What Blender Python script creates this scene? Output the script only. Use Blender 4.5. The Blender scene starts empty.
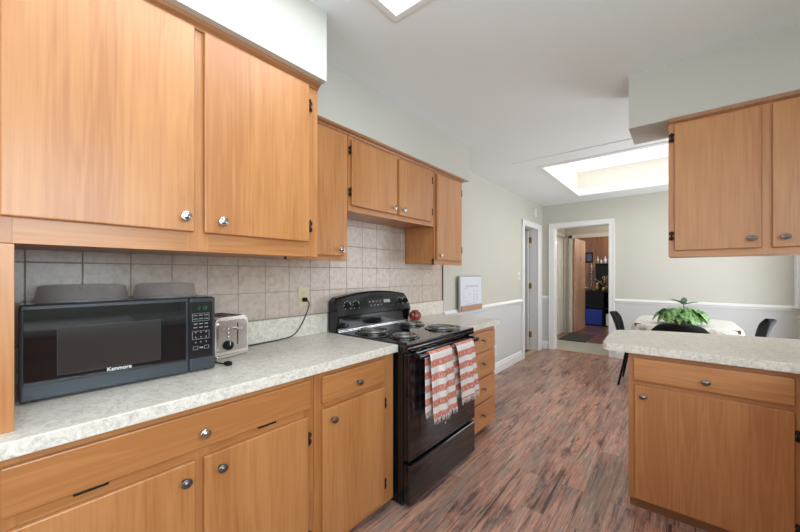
import bpy, bmesh, math, random
from mathutils import Vector, Matrix, noise
random.seed(7)
PI = math.pi
S = bpy.context.scene
COL = S.collection
# ---------------------------------------------------------------- camera, world, lights, exposure
FZ = 0.035          # floor level
CZ = 2.44           # ceiling level
cam_d = bpy.data.cameras.new('camera')
cam_d.sensor_width = 36.0
cam_d.lens = 337.9 / 800 * 36
cam_d.shift_y = (273.8 - 266) / 800
cam_d.clip_start = 0.02
cam = bpy.data.objects.new('camera', cam_d); COL.objects.link(cam)
cam.location = (1.805, 0, 1.296)
cam.rotation_euler = (PI / 2, 0, 0.693)
S.camera = cam
S.view_settings.view_transform = 'Standard'
S.view_settings.look = 'None'
S.view_settings.gamma = 1
S.view_settings.use_curve_mapping = False
S.view_settings.exposure = 0.13
w = bpy.data.worlds.new('world'); S.world = w; w.use_nodes = True
w.node_tree.nodes['Background'].inputs[0].default_value = (0.75, 0.87, 1.0, 1)
w.node_tree.nodes['Background'].inputs[1].default_value = 1.6
def area(name, loc, rot, sx, sy, power, color):
    l = bpy.data.lights.new(name, 'AREA'); l.shape = 'RECTANGLE'; l.size = sx; l.size_y = sy
    l.energy = power; l.color = color
    o = bpy.data.objects.new(name, l); COL.objects.link(o); o.location = loc; o.rotation_euler = rot
    return o
# daylight entering by the kitchen window, the dining window, an added fill opening behind the camera and the two roof openings
area('daylight_kitchen_window', (3.02, -0.1, 1.66), (0, math.radians(62), 0), 1.0, 1.8, 54, (0.74, 0.90, 1.0))
area('daylight_dining_window', (3.02, 4.4, 1.25), (0, math.radians(104), 0), 1.9, 2.0, 44, (0.97, 0.98, 1.0))
area('added_rear_fill', (1.2, -1.82, 1.35), (math.radians(118), 0, 0), 2.0, 1.7, 18, (0.90, 0.96, 1.0))  # light and window added behind the camera as ambient fill
area('daylight_skylight', (1.5, 4.62, 2.775), (0, 0, 0), 1.5, 1.5, 6, (1.0, 1.0, 1.0))
area('daylight_ceiling_panel', (1.127, 0.55, CZ + 0.026), (0, 0, 0), 0.5, 1.1, 7.5, (0.84, 0.94, 1.0))

# ---------------------------------------------------------------- materials
def nm(name, rough=0.5, metal=0.0, col=(0.8, 0.8, 0.8), spec=0.5, coat=0.0):
    m = bpy.data.materials.new(name); m.use_nodes = True
    b = m.node_tree.nodes['Principled BSDF']
    b.inputs['Base Color'].default_value = (*col, 1)
    b.inputs['Roughness'].default_value = rough
    b.inputs['Metallic'].default_value = metal
    b.inputs['Specular IOR Level'].default_value = spec
    b.inputs['Coat Weight'].default_value = coat
    b.inputs['Coat Roughness'].default_value = 0.12
    return m, m.node_tree, b
def srgb(r, g, b):
    f = lambda c: (c / 255 / 12.92) if c / 255 <= 0.04045 else ((c / 255 + 0.055) / 1.055) ** 2.4
    return (f(r), f(g), f(b))
def N(t, typ, **kw):
    n = t.nodes.new(typ)
    for k, v in kw.items():
        if k in n.inputs: n.inputs[k].default_value = v
        else: setattr(n, k, v)
    return n
def ramp(t, fac, stops, interp='LINEAR'):
    r = t.nodes.new('ShaderNodeValToRGB'); r.color_ramp.interpolation = interp
    e = r.color_ramp.elements
    while len(e) < len(stops): e.new(0.5)
    for i, (p, c) in enumerate(stops): e[i].position = p; e[i].color = (*c, 1)
    t.links.new(fac, r.inputs[0]); return r.outputs[0]
def coords(t, scale=(1, 1, 1), rand=True, rot=(0, 0, 0)):
    tc = N(t, 'ShaderNodeTexCoord'); mp = N(t, 'ShaderNodeMapping')
    mp.inputs['Scale'].default_value = scale; mp.inputs['Rotation'].default_value = rot
    if rand:
        oi = N(t, 'ShaderNodeObjectInfo')
        a = N(t, 'ShaderNodeVectorMath', operation='SCALE'); a.inputs[0].default_value = (7.3, 5.1, 9.7)
        t.links.new(oi.outputs['Random'], a.inputs['Scale'])
        b = N(t, 'ShaderNodeVectorMath', operation='ADD')
        t.links.new(tc.outputs['Object'], b.inputs[0]); t.links.new(a.outputs[0], b.inputs[1])
        t.links.new(b.outputs[0], mp.inputs['Vector'])
    else:
        t.links.new(tc.outputs['Object'], mp.inputs['Vector'])
    return mp.outputs[0]
def mix(t, fac, a, b, typ='MIX'):
    m = t.nodes.new('ShaderNodeMix'); m.data_type = 'RGBA'; m.blend_type = typ
    for s, v in ((m.inputs[0], fac), (m.inputs[6], a), (m.inputs[7], b)):
        if hasattr(v, 'is_linked'): t.links.new(v, s)
        elif isinstance(v, (int, float)): s.default_value = v
        else: s.default_value = (*v, 1)
    return m.outputs[2]
def bump(t, b, h, strength=0.1, dist=0.002):
    n = N(t, 'ShaderNodeBump'); n.inputs['Strength'].default_value = strength; n.inputs['Distance'].default_value = dist
    t.links.new(h, n.inputs['Height']); t.links.new(n.outputs[0], b.inputs['Normal'])

WL, WM, WD = (0.550, 0.242, 0.083), (0.490, 0.204, 0.064), (0.420, 0.160, 0.046)
def wood(name, axis, light=WL, mid=WM, dark=WD, rough=0.42):
    m, t, b = nm(name, rough, spec=0.5, coat=0.35)
    b.inputs['Coat Roughness'].default_value = 0.3
    sc = [6.5, 6.5, 6.5]; sc[axis] = 0.55
    v = coords(t, tuple(sc))
    n1 = N(t, 'ShaderNodeTexNoise', Scale=1.0, Detail=3.0, Roughness=0.5); t.links.new(v, n1.inputs['Vector'])
    # ring figure: noise contours repeated
    mul = N(t, 'ShaderNodeMath', operation='MULTIPLY'); t.links.new(n1.outputs['Fac'], mul.inputs[0]); mul.inputs[1].default_value = 14.0
    fr = N(t, 'ShaderNodeMath', operation='PINGPONG'); t.links.new(mul.outputs[0], fr.inputs[0]); fr.inputs[1].default_value = 0.5
    sc2 = [110.0, 110.0, 110.0]; sc2[axis] = 3.5
    v2 = coords(t, tuple(sc2))
    n2 = N(t, 'ShaderNodeTexNoise', Scale=1.0, Detail=2.0, Roughness=0.6); t.links.new(v2, n2.inputs['Vector'])
    a1 = N(t, 'ShaderNodeMath', operation='MULTIPLY_ADD'); t.links.new(fr.outputs[0], a1.inputs[0]); a1.inputs[1].default_value = 0.30
    t.links.new(n1.outputs['Fac'], a1.inputs[2])
    a2 = N(t, 'ShaderNodeMath', operation='MULTIPLY_ADD'); t.links.new(n2.outputs['Fac'], a2.inputs[0]); a2.inputs[1].default_value = 0.55
    t.links.new(a1.outputs[0], a2.inputs[2])
    c = ramp(t, a2.outputs[0], [(0.60, light), (0.82, mid), (1.0, dark)])
    t.links.new(c, b.inputs['Base Color'])
    bump(t, b, n2.outputs['Fac'], 0.06, 0.001)
    return m
WOOD_Z = wood('maple_laminate_upright_grain', 2)
WOOD_Y = wood('maple_laminate_lengthwise_grain', 1)
WOOD_X = wood('maple_laminate_crosswise_grain', 0)
WEDGE = wood('darker_edge_moulding', 1, (0.40, 0.17, 0.065), (0.34, 0.14, 0.05), (0.28, 0.11, 0.04))
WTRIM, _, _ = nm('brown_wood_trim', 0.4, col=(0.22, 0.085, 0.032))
def paint(name, col, rough=0.6, tex=0.25):
    m, t, b = nm(name, rough, col=col, spec=0.3)
    v = coords(t, (1, 1, 1), False)
    n = N(t, 'ShaderNodeTexNoise', Scale=140.0, Detail=2.0); t.links.new(v, n.inputs['Vector'])
    n2 = N(t, 'ShaderNodeTexNoise', Scale=1.3, Detail=2.0); t.links.new(v, n2.inputs['Vector'])
    c = mix(t, n2.outputs['Fac'], tuple(k * 0.97 for k in col), tuple(min(1, k * 1.03) for k in col))
    t.links.new(c, b.inputs['Base Color'])
    bump(t, b, n.outputs['Fac'], tex, 0.0008)
    return m
P_WALL = paint('greige_wall_paint', (0.61, 0.59, 0.52))
P_LOW = paint('cool_grey_wainscot_paint', (0.64, 0.645, 0.64))
P_SOFF = paint('soffit_paint', (0.57, 0.55, 0.49))
P_CEIL = paint('ceiling_paint', (0.87, 0.905, 0.905), 0.8, 0.5)
P_TRIM = paint('white_gloss_trim', (0.84, 0.84, 0.83), 0.3, 0.02)
P_WHITE = paint('white_well_paint', (0.80, 0.77, 0.68), 0.6, 0.05)
P_HALL = paint('cream_hall_paint', (0.56, 0.53, 0.46))
P_GREEN = paint('pale_green_paint', (0.60, 0.61, 0.50))
def simple(name, col, rough=0.5, metal=0.0, spec=0.5, coat=0.0):
    return nm(name, rough, metal, col, spec, coat)[0]
BLACK = simple('black_enamel', (0.006, 0.006, 0.007), 0.10)
BLACKG = simple('black_glass', (0.006, 0.006, 0.007), 0.04, coat=0.5)
BLACKM = simple('black_matte_plastic', (0.008, 0.008, 0.009), 0.7, spec=0.25)
BLACKD = simple('dark_recess', (0.01, 0.009, 0.008), 0.9)
CORDM = simple('black_rubber_cord', (0.012, 0.011, 0.011), 0.5)
NICKEL = simple('satin_nickel', (0.55, 0.53, 0.51), 0.22, 1.0)
PEWTER = simple('dark_pewter', (0.20, 0.175, 0.16), 0.35, 0.9)
HINGE = simple('dark_bronze', (0.03, 0.022, 0.018), 0.4, 0.7)
CHROME = simple('chrome', (0.80, 0.80, 0.80), 0.08, 1.0)
COIL = simple('grey_coil_steel', (0.30, 0.29, 0.28), 0.35, 0.8)
STEEL = simple('brushed_steel', (0.72, 0.70, 0.68), 0.22, 1.0)
STEELD = simple('satin_steel_plate', (0.40, 0.375, 0.36), 0.24, 1.0)
MWGREY = simple('slate_grey_plastic', (0.045, 0.052, 0.062), 0.25)
MWGLASS = simple('smoked_oven_glass', (0.010, 0.011, 0.013), 0.05)
MWBLK = simple('microwave_black_plastic', (0.012, 0.012, 0.014), 0.2)
WHITE = simple('white_print', (0.75, 0.75, 0.75), 0.5)
GREYP = simple('grey_print', (0.35, 0.36, 0.37), 0.5)
IVORY = simple('ivory_plastic', (0.66, 0.58, 0.36), 0.4)
BRASS = simple('aged_brass', (0.45, 0.28, 0.10), 0.3, 1.0)
WPL = simple('white_plastic', (0.78, 0.78, 0.75), 0.35)
REDC = simple('red_glazed_ceramic', (0.28, 0.035, 0.015), 0.18, coat=0.6)
def emis(name, col, s):
    m = bpy.data.materials.new(name); m.use_nodes = True; t = m.node_tree
    t.nodes.clear(); e = N(t, 'ShaderNodeEmission'); e.inputs[0].default_value = (*col, 1); e.inputs[1].default_value = s
    o = N(t, 'ShaderNodeOutputMaterial'); t.links.new(e.outputs[0], o.inputs[0]); return m
PANEL = emis('lit_acrylic_panel', (0.90, 0.95, 1.0), 2.6)
SKYPANE = emis('sky_lit_acrylic', (1.0, 1.0, 1.0), 1.1)
LED = emis('green_display_digits', (0.08, 0.75, 0.22), 0.35)
def glass():
    m = bpy.data.materials.new('window_glass'); m.use_nodes = True; t = m.node_tree; t.nodes.clear()
    a = N(t, 'ShaderNodeBsdfTransparent'); g = N(t, 'ShaderNodeBsdfGlossy'); g.inputs['Roughness'].default_value = 0.02
    x = N(t, 'ShaderNodeMixShader'); x.inputs[0].default_value = 0.06
    o = N(t, 'ShaderNodeOutputMaterial'); t.links.new(a.outputs[0], x.inputs[1]); t.links.new(g.outputs[0], x.inputs[2]); t.links.new(x.outputs[0], o.inputs[0]); return m
GLASS = glass()
def smoky():
    m = bpy.data.materials.new('smoky_clear_plastic'); m.use_nodes = True; t = m.node_tree
    b = t.nodes['Principled BSDF']; b.inputs['Base Color'].default_value = (0.50, 0.45, 0.43, 1); b.inputs['Roughness'].default_value = 0.12
    b.inputs['Alpha'].default_value = 0.22; b.inputs['Coat Weight'].default_value = 0.4
    return m
SMOKY = smoky()
def counter():
    m, t, b = nm('grey_speckled_laminate', 0.32, spec=0.45)
    v = coords(t, (1, 1, 1), False)
    n = N(t, 'ShaderNodeTexNoise', Scale=42.0, Detail=6.0, Roughness=0.72, Distortion=1.2); t.links.new(v, n.inputs['Vector'])
    n2 = N(t, 'ShaderNodeTexNoise', Scale=230.0, Detail=2.0); t.links.new(v, n2.inputs['Vector'])
    c = ramp(t, n.outputs['Fac'], [(0.30, srgb(178, 168, 152)), (0.45, srgb(212, 203, 189)), (0.56, srgb(233, 226, 214)), (0.8, srgb(243, 237, 228))])
    c2 = mix(t, ramp(t, n2.outputs['Fac'], [(0.35, (0, 0, 0)), (0.6, (0.35, 0.35, 0.35))]), c, srgb(232, 224, 213))
    t.links.new(c2, b.inputs['Base Color']); return m
COUNTER = counter()
def tile_mat():
    m, t, b = nm('stone_look_ceramic_tile', 0.28, spec=0.5)
    v = coords(t, (1, 1, 1), False)
    n = N(t, 'ShaderNodeTexNoise', Scale=30.0, Detail=7.0, Roughness=0.75); t.links.new(v, n.inputs['Vector'])
    n2 = N(t, 'ShaderNodeTexVoronoi', Scale=6.56); t.links.new(v, n2.inputs['Vector'])
    c = ramp(t, n.outputs['Fac'], [(0.3, srgb(178, 161, 147)), (0.5, srgb(203, 186, 172)), (0.75, srgb(216, 201, 189))])
    t.links.new(c, b.inputs['Base Color']); bump(t, b, n.outputs['Fac'], 0.15, 0.001); return m
TILE = tile_mat()
GROUT = simple('taupe_grout', srgb(164, 150, 137), 0.9)
def N1(t, v, k):
    a = N(t, 'ShaderNodeMath', operation='MULTIPLY'); t.links.new(v, a.inputs[0]); a.inputs[1].default_value = k; return a.outputs[0]
def floor_mat():
    m, t, b = nm('distressed_plank_vinyl', 0.30, spec=0.4)
    tc = N(t, 'ShaderNodeTexCoord')
    mp = N(t, 'ShaderNodeMapping'); mp.inputs['Rotation'].default_value = (0, 0, PI / 2); t.links.new(tc.outputs['Object'], mp.inputs['Vector'])
    br = N(t, 'ShaderNodeTexBrick', offset=0.37, offset_frequency=2)
    br.inputs['Color1'].default_value = (0, 0, 0, 1); br.inputs['Color2'].default_value = (1, 1, 1, 1); br.inputs['Mortar'].default_value = (0.5, 0.5, 0.5, 1)
    br.inputs['Scale'].default_value = 1.0; br.inputs['Brick Width'].default_value = 0.92; br.inputs['Row Height'].default_value = 0.125
    br.inputs['Mortar Size'].default_value = 0.0012; br.inputs['Bias'].default_value = 0.0
    t.links.new(mp.outputs[0], br.inputs['Vector'])
    off = N(t, 'ShaderNodeVectorMath', operation='SCALE'); t.links.new(br.outputs['Color'], off.inputs[0]); off.inputs['Scale'].default_value = 13.0
    ad = N(t, 'ShaderNodeVectorMath', operation='ADD'); t.links.new(tc.outputs['Object'], ad.inputs[0]); t.links.new(off.outputs[0], ad.inputs[1])
    def ns(sx, sy, det, rg, dist=0.0, scale=1.0):
        q = N(t, 'ShaderNodeMapping'); q.inputs['Scale'].default_value = (sx, sy, 1); t.links.new(ad.outputs[0], q.inputs['Vector'])
        n = N(t, 'ShaderNodeTexNoise', Scale=scale, Detail=det, Roughness=rg, Distortion=dist); t.links.new(q.outputs[0], n.inputs['Vector']); return n.outputs['Fac']
    a = ns(11, 2.2, 9, 0.75, 0.4)
    c = ramp(t, a, [(0.36, srgb(104, 86, 80)), (0.43, srgb(170, 128, 112)), (0.5, srgb(196, 148, 128)), (0.57, srgb(178, 150, 134)), (0.68, srgb(212, 178, 154))])
    g = ns(14, 1.6, 6, 0.7)
    c = mix(t, ramp(t, g, [(0.53, (0, 0, 0)), (0.60, (0.75, 0.75, 0.75))]), c, srgb(150, 136, 127))
    st = ns(60, 2.5, 4, 0.7)
    c = mix(t, ramp(t, st, [(0.40, (0.40, 0.40, 0.40)), (0.52, (0, 0, 0))]), c, srgb(92, 76, 72))
    cr = ns(36, 1.5, 7, 0.72, 0.6)
    c = mix(t, ramp(t, cr, [(0.38, (0.8, 0.8, 0.8)), (0.44, (0, 0, 0))]), c, srgb(58, 48, 48))
    o = ns(5, 1.4, 3, 0.5)
    c = mix(t, ramp(t, o, [(0.60, (0, 0, 0)), (0.70, (0.6, 0.6, 0.6))]), c, srgb(206, 160, 132))
    fg = ns(190, 7, 3, 0.6)
    c = mix(t, 0.55, c, ramp(t, fg, [(0.35, (0.22, 0.22, 0.22)), (0.65, (0.80, 0.80, 0.80))]), 'SOFT_LIGHT')
    c = mix(t, 1.0, c, ramp(t, br.outputs['Color'], [(0.0, (0.78, 0.76, 0.75)), (0.5, (0.98, 0.96, 0.95)), (1.0, (1.12, 1.06, 1.02))]), 'MULTIPLY')
    c = mix(t, N1(t, br.outputs['Fac'], 0.6), c, srgb(60, 50, 50))
    t.links.new(c, b.inputs['Base Color'])
    bump(t, b, st, 0.2, 0.0012); return m
FLOOR = floor_mat()
def towel_mat():
    # stripes follow the cloth by UV: v = distance along the cloth in metres
    m, t, b = nm('striped_cotton_towel', 0.95, spec=0.1)
    tc = N(t, 'ShaderNodeTexCoord'); sp = N(t, 'ShaderNodeSeparateXYZ'); t.links.new(tc.outputs['UV'], sp.inputs[0])
    n = N(t, 'ShaderNodeTexNoise', Scale=60.0, Detail=3.0); 
    q = N(t, 'ShaderNodeMapping'); q.inputs['Scale'].default_value = (5.5, 0.6, 1); t.links.new(tc.outputs['UV'], q.inputs[0]); t.links.new(q.outputs[0], n.inputs['Vector'])
    md = N(t, 'ShaderNodeMath', operation='MODULO'); t.links.new(sp.outputs['Y'], md.inputs[0]); md.inputs[1].default_value = 0.074
    s1 = ramp(t, N1(t, md.outputs[0], 1 / 0.074), [(0.0, (0, 0, 0)), (0.40, (0, 0, 0)), (0.42, (1, 1, 1)), (0.93, (1, 1, 1)), (0.95, (0, 0, 0))])
    s2 = ramp(t, n.outputs['Fac'], [(0.36, (0.3, 0.3, 0.3)), (0.52, (1, 1, 1))])
    f = mix(t, 1.0, s1, s2, 'MULTIPLY')
    c = mix(t, f, (0.80, 0.75, 0.73), (0.60, 0.16, 0.085))
    t.links.new(c, b.inputs['Base Color']); bump(t, b, n.outputs['Fac'], 0.5, 0.002); return m
TOWEL = towel_mat()
FRINGE = simple('cream_cotton_fringe', (0.70, 0.60, 0.56), 0.95, spec=0.1)
def cloth_mat():
    m, t, b = nm('floral_tablecloth', 0.85, spec=0.2)
    v = coords(t, (1, 1, 1), False)
    n = N(t, 'ShaderNodeTexNoise', Scale=14.0, Detail=4.0, Distortion=2.0); t.links.new(v, n.inputs['Vector'])
    c = ramp(t, n.outputs['Fac'], [(0.42, srgb(226, 222, 216)), (0.52, srgb(205, 198, 188)), (0.60, srgb(228, 225, 220))])
    sp = N(t, 'ShaderNodeSeparateXYZ'); t.links.new(v, sp.inputs[0])
    low = ramp(t, sp.outputs['Z'], [(0.0, (1, 1, 1)), (0.715, (1, 1, 1)), (0.735, (0, 0, 0))])
    n3 = N(t, 'ShaderNodeTexNoise', Scale=11.0, Detail=3.0, Distortion=1.0); t.links.new(v, n3.inputs['Vector'])
    f = mix(t, 1.0, low, ramp(t, n3.outputs['Fac'], [(0.48, (0, 0, 0)), (0.56, (0.7, 0.7, 0.7))]), 'MULTIPLY')
    c = mix(t, f, c, srgb(124, 106, 94))
    t.links.new(c, b.inputs['Base Color']); return m
CLOTH = cloth_mat()
def leaf_mat(name, a, bcol):
    m, t, b = nm(name, 0.4, spec=0.5)
    v = coords(t, (1, 1, 1))
    n = N(t, 'ShaderNodeTexNoise', Scale=45.0, Detail=4.0); t.links.new(v, n.inputs['Vector'])
    t.links.new(ramp(t, n.outputs['Fac'], [(0.46, a), (0.54, bcol)]), b.inputs['Base Color']); return m
LEAF = leaf_mat('variegated_green_leaf', (0.05, 0.19, 0.035), (0.24, 0.42, 0.13))
LEAFD = leaf_mat('dark_green_leaf', (0.02, 0.08, 0.03), (0.05, 0.15, 0.06))
TERRA = simple('brown_terracotta', (0.20, 0.10, 0.065), 0.7)
PANELW = wood('orange_wall_panelling', 2, (0.42, 0.19, 0.08), (0.33, 0.13, 0.05), (0.22, 0.08, 0.03), 0.4)
SLABW = wood('pinkish_birch_door', 2, (0.60, 0.40, 0.29), (0.54, 0.34, 0.235), (0.46, 0.28, 0.18), 0.4)
HFLOOR = wood('red_brown_hall_floor', 0, (0.26, 0.12, 0.07), (0.18, 0.078, 0.045), (0.11, 0.045, 0.028), 0.3)
P_CASE = paint('cream_casing_paint', (0.72, 0.68, 0.60), 0.4, 0.05)
VINYL = paint('pale_grey_hall_vinyl', (0.42, 0.42, 0.38), 0.4, 0.1)
MATM = paint('charcoal_mat', (0.055, 0.052, 0.05), 0.95, 1.0)
BLUE = simple('bright_blue_fabric', (0.012, 0.05, 0.35), 0.6)
OAK = wood('light_oak_strip', 1, (0.62, 0.42, 0.24), (0.52, 0.31, 0.16), (0.42, 0.23, 0.11))

# ---------------------------------------------------------------- mesh building
class MB:
    def __init__(s): s.bm = bmesh.new()
    def _merge(s, b):
        me = bpy.data.meshes.new('tmp'); b.to_mesh(me); b.free(); s.bm.from_mesh(me); bpy.data.meshes.remove(me); return s
    def box(s, x0, x1, y0, y1, z0, z1, bv=0.0, seg=2, M=None):
        b = bmesh.new(); bmesh.ops.create_cube(b, size=1)
        for v in b.verts: v.co = Vector(((x0 + x1) / 2 + v.co.x * (x1 - x0), (y0 + y1) / 2 + v.co.y * (y1 - y0), (z0 + z1) / 2 + v.co.z * (z1 - z0)))
        if bv > 0: bmesh.ops.bevel(b, geom=list(b.edges), offset=bv, segments=seg, affect='EDGES', profile=0.5)
        if M: b.transform(M)
        return s._merge(b)
    def prism(s, pts, axis, a, c, bv=0.0, M=None):
        """extrude a 2-D outline (other two axes in xyz order) from a to c along axis"""
        b = bmesh.new()
        def mk(p, h):
            q = list(p); q.insert(axis, h); return b.verts.new(q)
        A = [mk(p, a) for p in pts]; B = [mk(p, c) for p in pts]; n = len(pts)
        b.faces.new(A); b.faces.new(B[::-1])
        for i in range(n): b.faces.new((A[i], B[i], B[(i + 1) % n], A[(i + 1) % n]))
        bmesh.ops.recalc_face_normals(b, faces=b.faces)
        if bv > 0: bmesh.ops.bevel(b, geom=list(b.edges), offset=bv, segments=2, affect='EDGES', profile=0.5)
        if M: b.transform(M)
        return s._merge(b)
    def lathe(s, prof, c, axis=2, seg=24, sc=(1, 1), M=None):
        """prof: (radius, height) list spun about axis through c"""
        b = bmesh.new(); rings = []
        for r, h in prof:
            ring = []
            if r < 1e-6:
                ring = [b.verts.new((0, 0, h))]
            else:
                for k in range(seg):
                    t = 2 * PI * k / seg; ring.append(b.verts.new((r * math.cos(t) * sc[0], r * math.sin(t) * sc[1], h)))
            rings.append(ring)
        for i in range(len(rings) - 1):
            p, q = rings[i], rings[i + 1]
            for k in range(seg):
                k2 = (k + 1) % seg
                if len(p) == 1 and len(q) == 1: continue
                if len(p) == 1: b.faces.new((p[0], q[k2], q[k]))
                elif len(q) == 1: b.faces.new((p[k], p[k2], q[0]))
                else: b.faces.new((p[k], p[k2], q[k2], q[k]))
        if axis == 0: b.transform(Matrix(((0, 0, 1, 0), (1, 0, 0, 0), (0, 1, 0, 0), (0, 0, 0, 1))))
        if axis == 1: b.transform(Matrix(((1, 0, 0, 0), (0, 0, 1, 0), (0, 1, 0, 0), (0, 0, 0, 1))))
        if axis == -1: b.transform(Matrix(((1, 0, 0, 0), (0, 0, -1, 0), (0, 1, 0, 0), (0, 0, 0, 1))))
        b.transform(Matrix.Translation(c))
        if M: b.transform(M)
        bmesh.ops.recalc_face_normals(b, faces=b.faces)
        for f in b.faces: f.smooth = True
        return s._merge(b)
    def tube(s, pts, r, seg=8, smooth=True, closed=False, r2=None):
        pts = [Vector(p) for p in pts]; b = bmesh.new(); rings = []; n = len(pts); up = None
        for i, p in enumerate(pts):
            if closed: d = pts[(i + 1) % n] - pts[i - 1]
            else: d = pts[min(i + 1, n - 1)] - pts[max(i - 1, 0)]
            d.normalize()
            if up is None:
                up = Vector((0, 0, 1)) if abs(d.z) < 0.9 else Vector((1, 0, 0))
            a = d.cross(up).normalized(); up = a.cross(d).normalized()
            rr = r if r2 is None else r + (r2 - r) * i / max(1, n - 1)
            rings.append([b.verts.new(p + (a * math.cos(t) + up * math.sin(t)) * rr) for t in (2 * PI * k / seg for k in range(seg))])
        m = n if closed else n - 1
        for i in range(m):
            p, q = rings[i], rings[(i + 1) % n]
            for k in range(seg): b.faces.new((p[k], p[(k + 1) % seg], q[(k + 1) % seg], q[k]))
        if not closed: b.faces.new(rings[0]); b.faces.new(rings[-1][::-1])
        bmesh.ops.recalc_face_normals(b, faces=b.faces)
        for f in b.faces: f.smooth = smooth
        return s._merge(b)
    def grid(s, fn, nu, nv, thick=0.0, uvf=None, smooth=True):
        b = bmesh.new(); V = [[b.verts.new(fn(i / nu, j / nv)) for j in range(nv + 1)] for i in range(nu + 1)]
        uvl = b.loops.layers.uv.new('UVMap') if uvf else None
        idx = {}
        for i in range(nu + 1):
            for j in range(nv + 1): idx[V[i][j]] = (i / nu, j / nv)
        for i in range(nu):
            for j in range(nv):
                f = b.faces.new((V[i][j], V[i + 1][j], V[i + 1][j + 1], V[i][j + 1])); f.smooth = smooth
                if uvl:
                    for lp in f.loops: lp[uvl].uv = uvf(*idx[lp.vert])
        if thick:
            bmesh.ops.recalc_face_normals(b, faces=b.faces)
            bmesh.ops.solidify(b, geom=list(b.faces), thickness=thick)
            for f in b.faces: f.smooth = smooth
        return s._merge(b)
def wroot(o):
    M = Matrix.Identity(4)
    while o is not None:
        M = o.matrix_basis @ M; o = o.parent
    return M
def part(name, mb, mat, parent=None, label=None, local=False, kind=None):
    bm = mb.bm
    if parent is not None and not local: bm.transform(wroot(parent).inverted())
    me = bpy.data.meshes.new(name); bm.to_mesh(me); bm.free(); me.materials.append(mat)
    o = bpy.data.objects.new(name, me); COL.objects.link(o)
    if parent is not None: o.parent = parent
    if label: o['label'] = label
    if kind: o['kind'] = kind
    return o
def thing(name, label, cat, loc, rz=0.0, group=None):
    o = bpy.data.objects.new(name, None); COL.objects.link(o); o.empty_display_size = 0.05
    o.location = loc; o.rotation_euler = (0, 0, rz); o['label'] = label; o['category'] = cat
    if group: o['group'] = group
    return o
def solo(name, mb, mat, label, cat, loc, rz=0.0, group=None, local=False):
    M = Matrix.Translation(loc) @ Matrix.Rotation(rz, 4, 'Z')
    if not local: mb.bm.transform(M.inverted())
    o = part(name, mb, mat); o.location = loc; o.rotation_euler = (0, 0, rz)
    o['label'] = label; o['category'] = cat
    if group: o['group'] = group
    return o
def struct(name, mb, mat, parent=None):
    o = part(name, mb, mat, parent)
    if parent is None: o['kind'] = 'structure'
    return o

# ---------------------------------------------------------------- the room
RX = 2.85; BY = 5.96; FY = -1.6
struct('floor', MB().box(-0.1, RX + 0.1, FY - 0.1, BY + 0.1, FZ - 0.1, FZ), FLOOR)
# left wall with the side doorway (opening y 5.06-5.64)
DZ = 2.03
m = MB(); m.box(-0.12, 0, FY, 5.06, 0.9, CZ); m.box(-0.12, 0, 5.69, BY, 0.9, CZ); m.box(-0.12, 0, 5.06, 5.69, DZ, CZ)
wl = struct('wall_left', m, P_WALL)
m = MB(); m.box(-0.12, 0, FY, 5.06, FZ - 0.1, 0.9); m.box(-0.12, 0, 5.69, BY, FZ - 0.1, 0.9)
struct('wainscot', m, P_LOW, wl)
# back wall with the wide doorway (opening x .19-.975)
m = MB(); m.box(-0.12, 0.175, BY, BY + 0.12, 0.9, CZ); m.box(0.985, RX + 0.1, BY, BY + 0.12, 0.9, CZ); m.box(0.175, 0.985, BY, BY + 0.12, 2.075, CZ)
wb = struct('wall_back', m, P_WALL)
m = MB(); m.box(-0.12, 0.175, BY, BY + 0.12, FZ - 0.1, 0.9); m.box(0.985, RX + 0.1, BY, BY + 0.12, FZ - 0.1, 0.9)
struct('wainscot', m, P_LOW, wb)
# right wall with two windows
def wall_with_holes(axis, lo, hi, a0, a1, z0, z1, holes):
    """wall slab lo..hi on `axis`, running a0..a1 on the other, holes = (a0,a1,z0,z1)"""
    m = MB(); holes = sorted(holes); cur = a0
    def bx(p, q, r, s_):
        if axis == 0: m.box(lo, hi, p, q, r, s_)
        else: m.box(p, q, lo, hi, r, s_)
    for (p, q, r, s_) in holes:
        bx(cur, p, z0, z1); bx(p, q, z0, r); bx(p, q, s_, z1); cur = q
    bx(cur, a1, z0, z1); return m
HK = (-1.0, 0.8, 1.14, 2.1); HD = (3.4, 5.4, 0.3, 2.2); HR = (0.2, 2.2, 0.5, 2.2)
struct('wall_right', wall_with_holes(0, RX, RX + 0.12, FY, BY, FZ - 0.1, CZ, [HK, HD]), P_GREEN)
struct('wall_rear', wall_with_holes(1, FY - 0.12, FY, -0.12, RX + 0.12, FZ - 0.1, CZ, [HR]), P_WALL)
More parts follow.
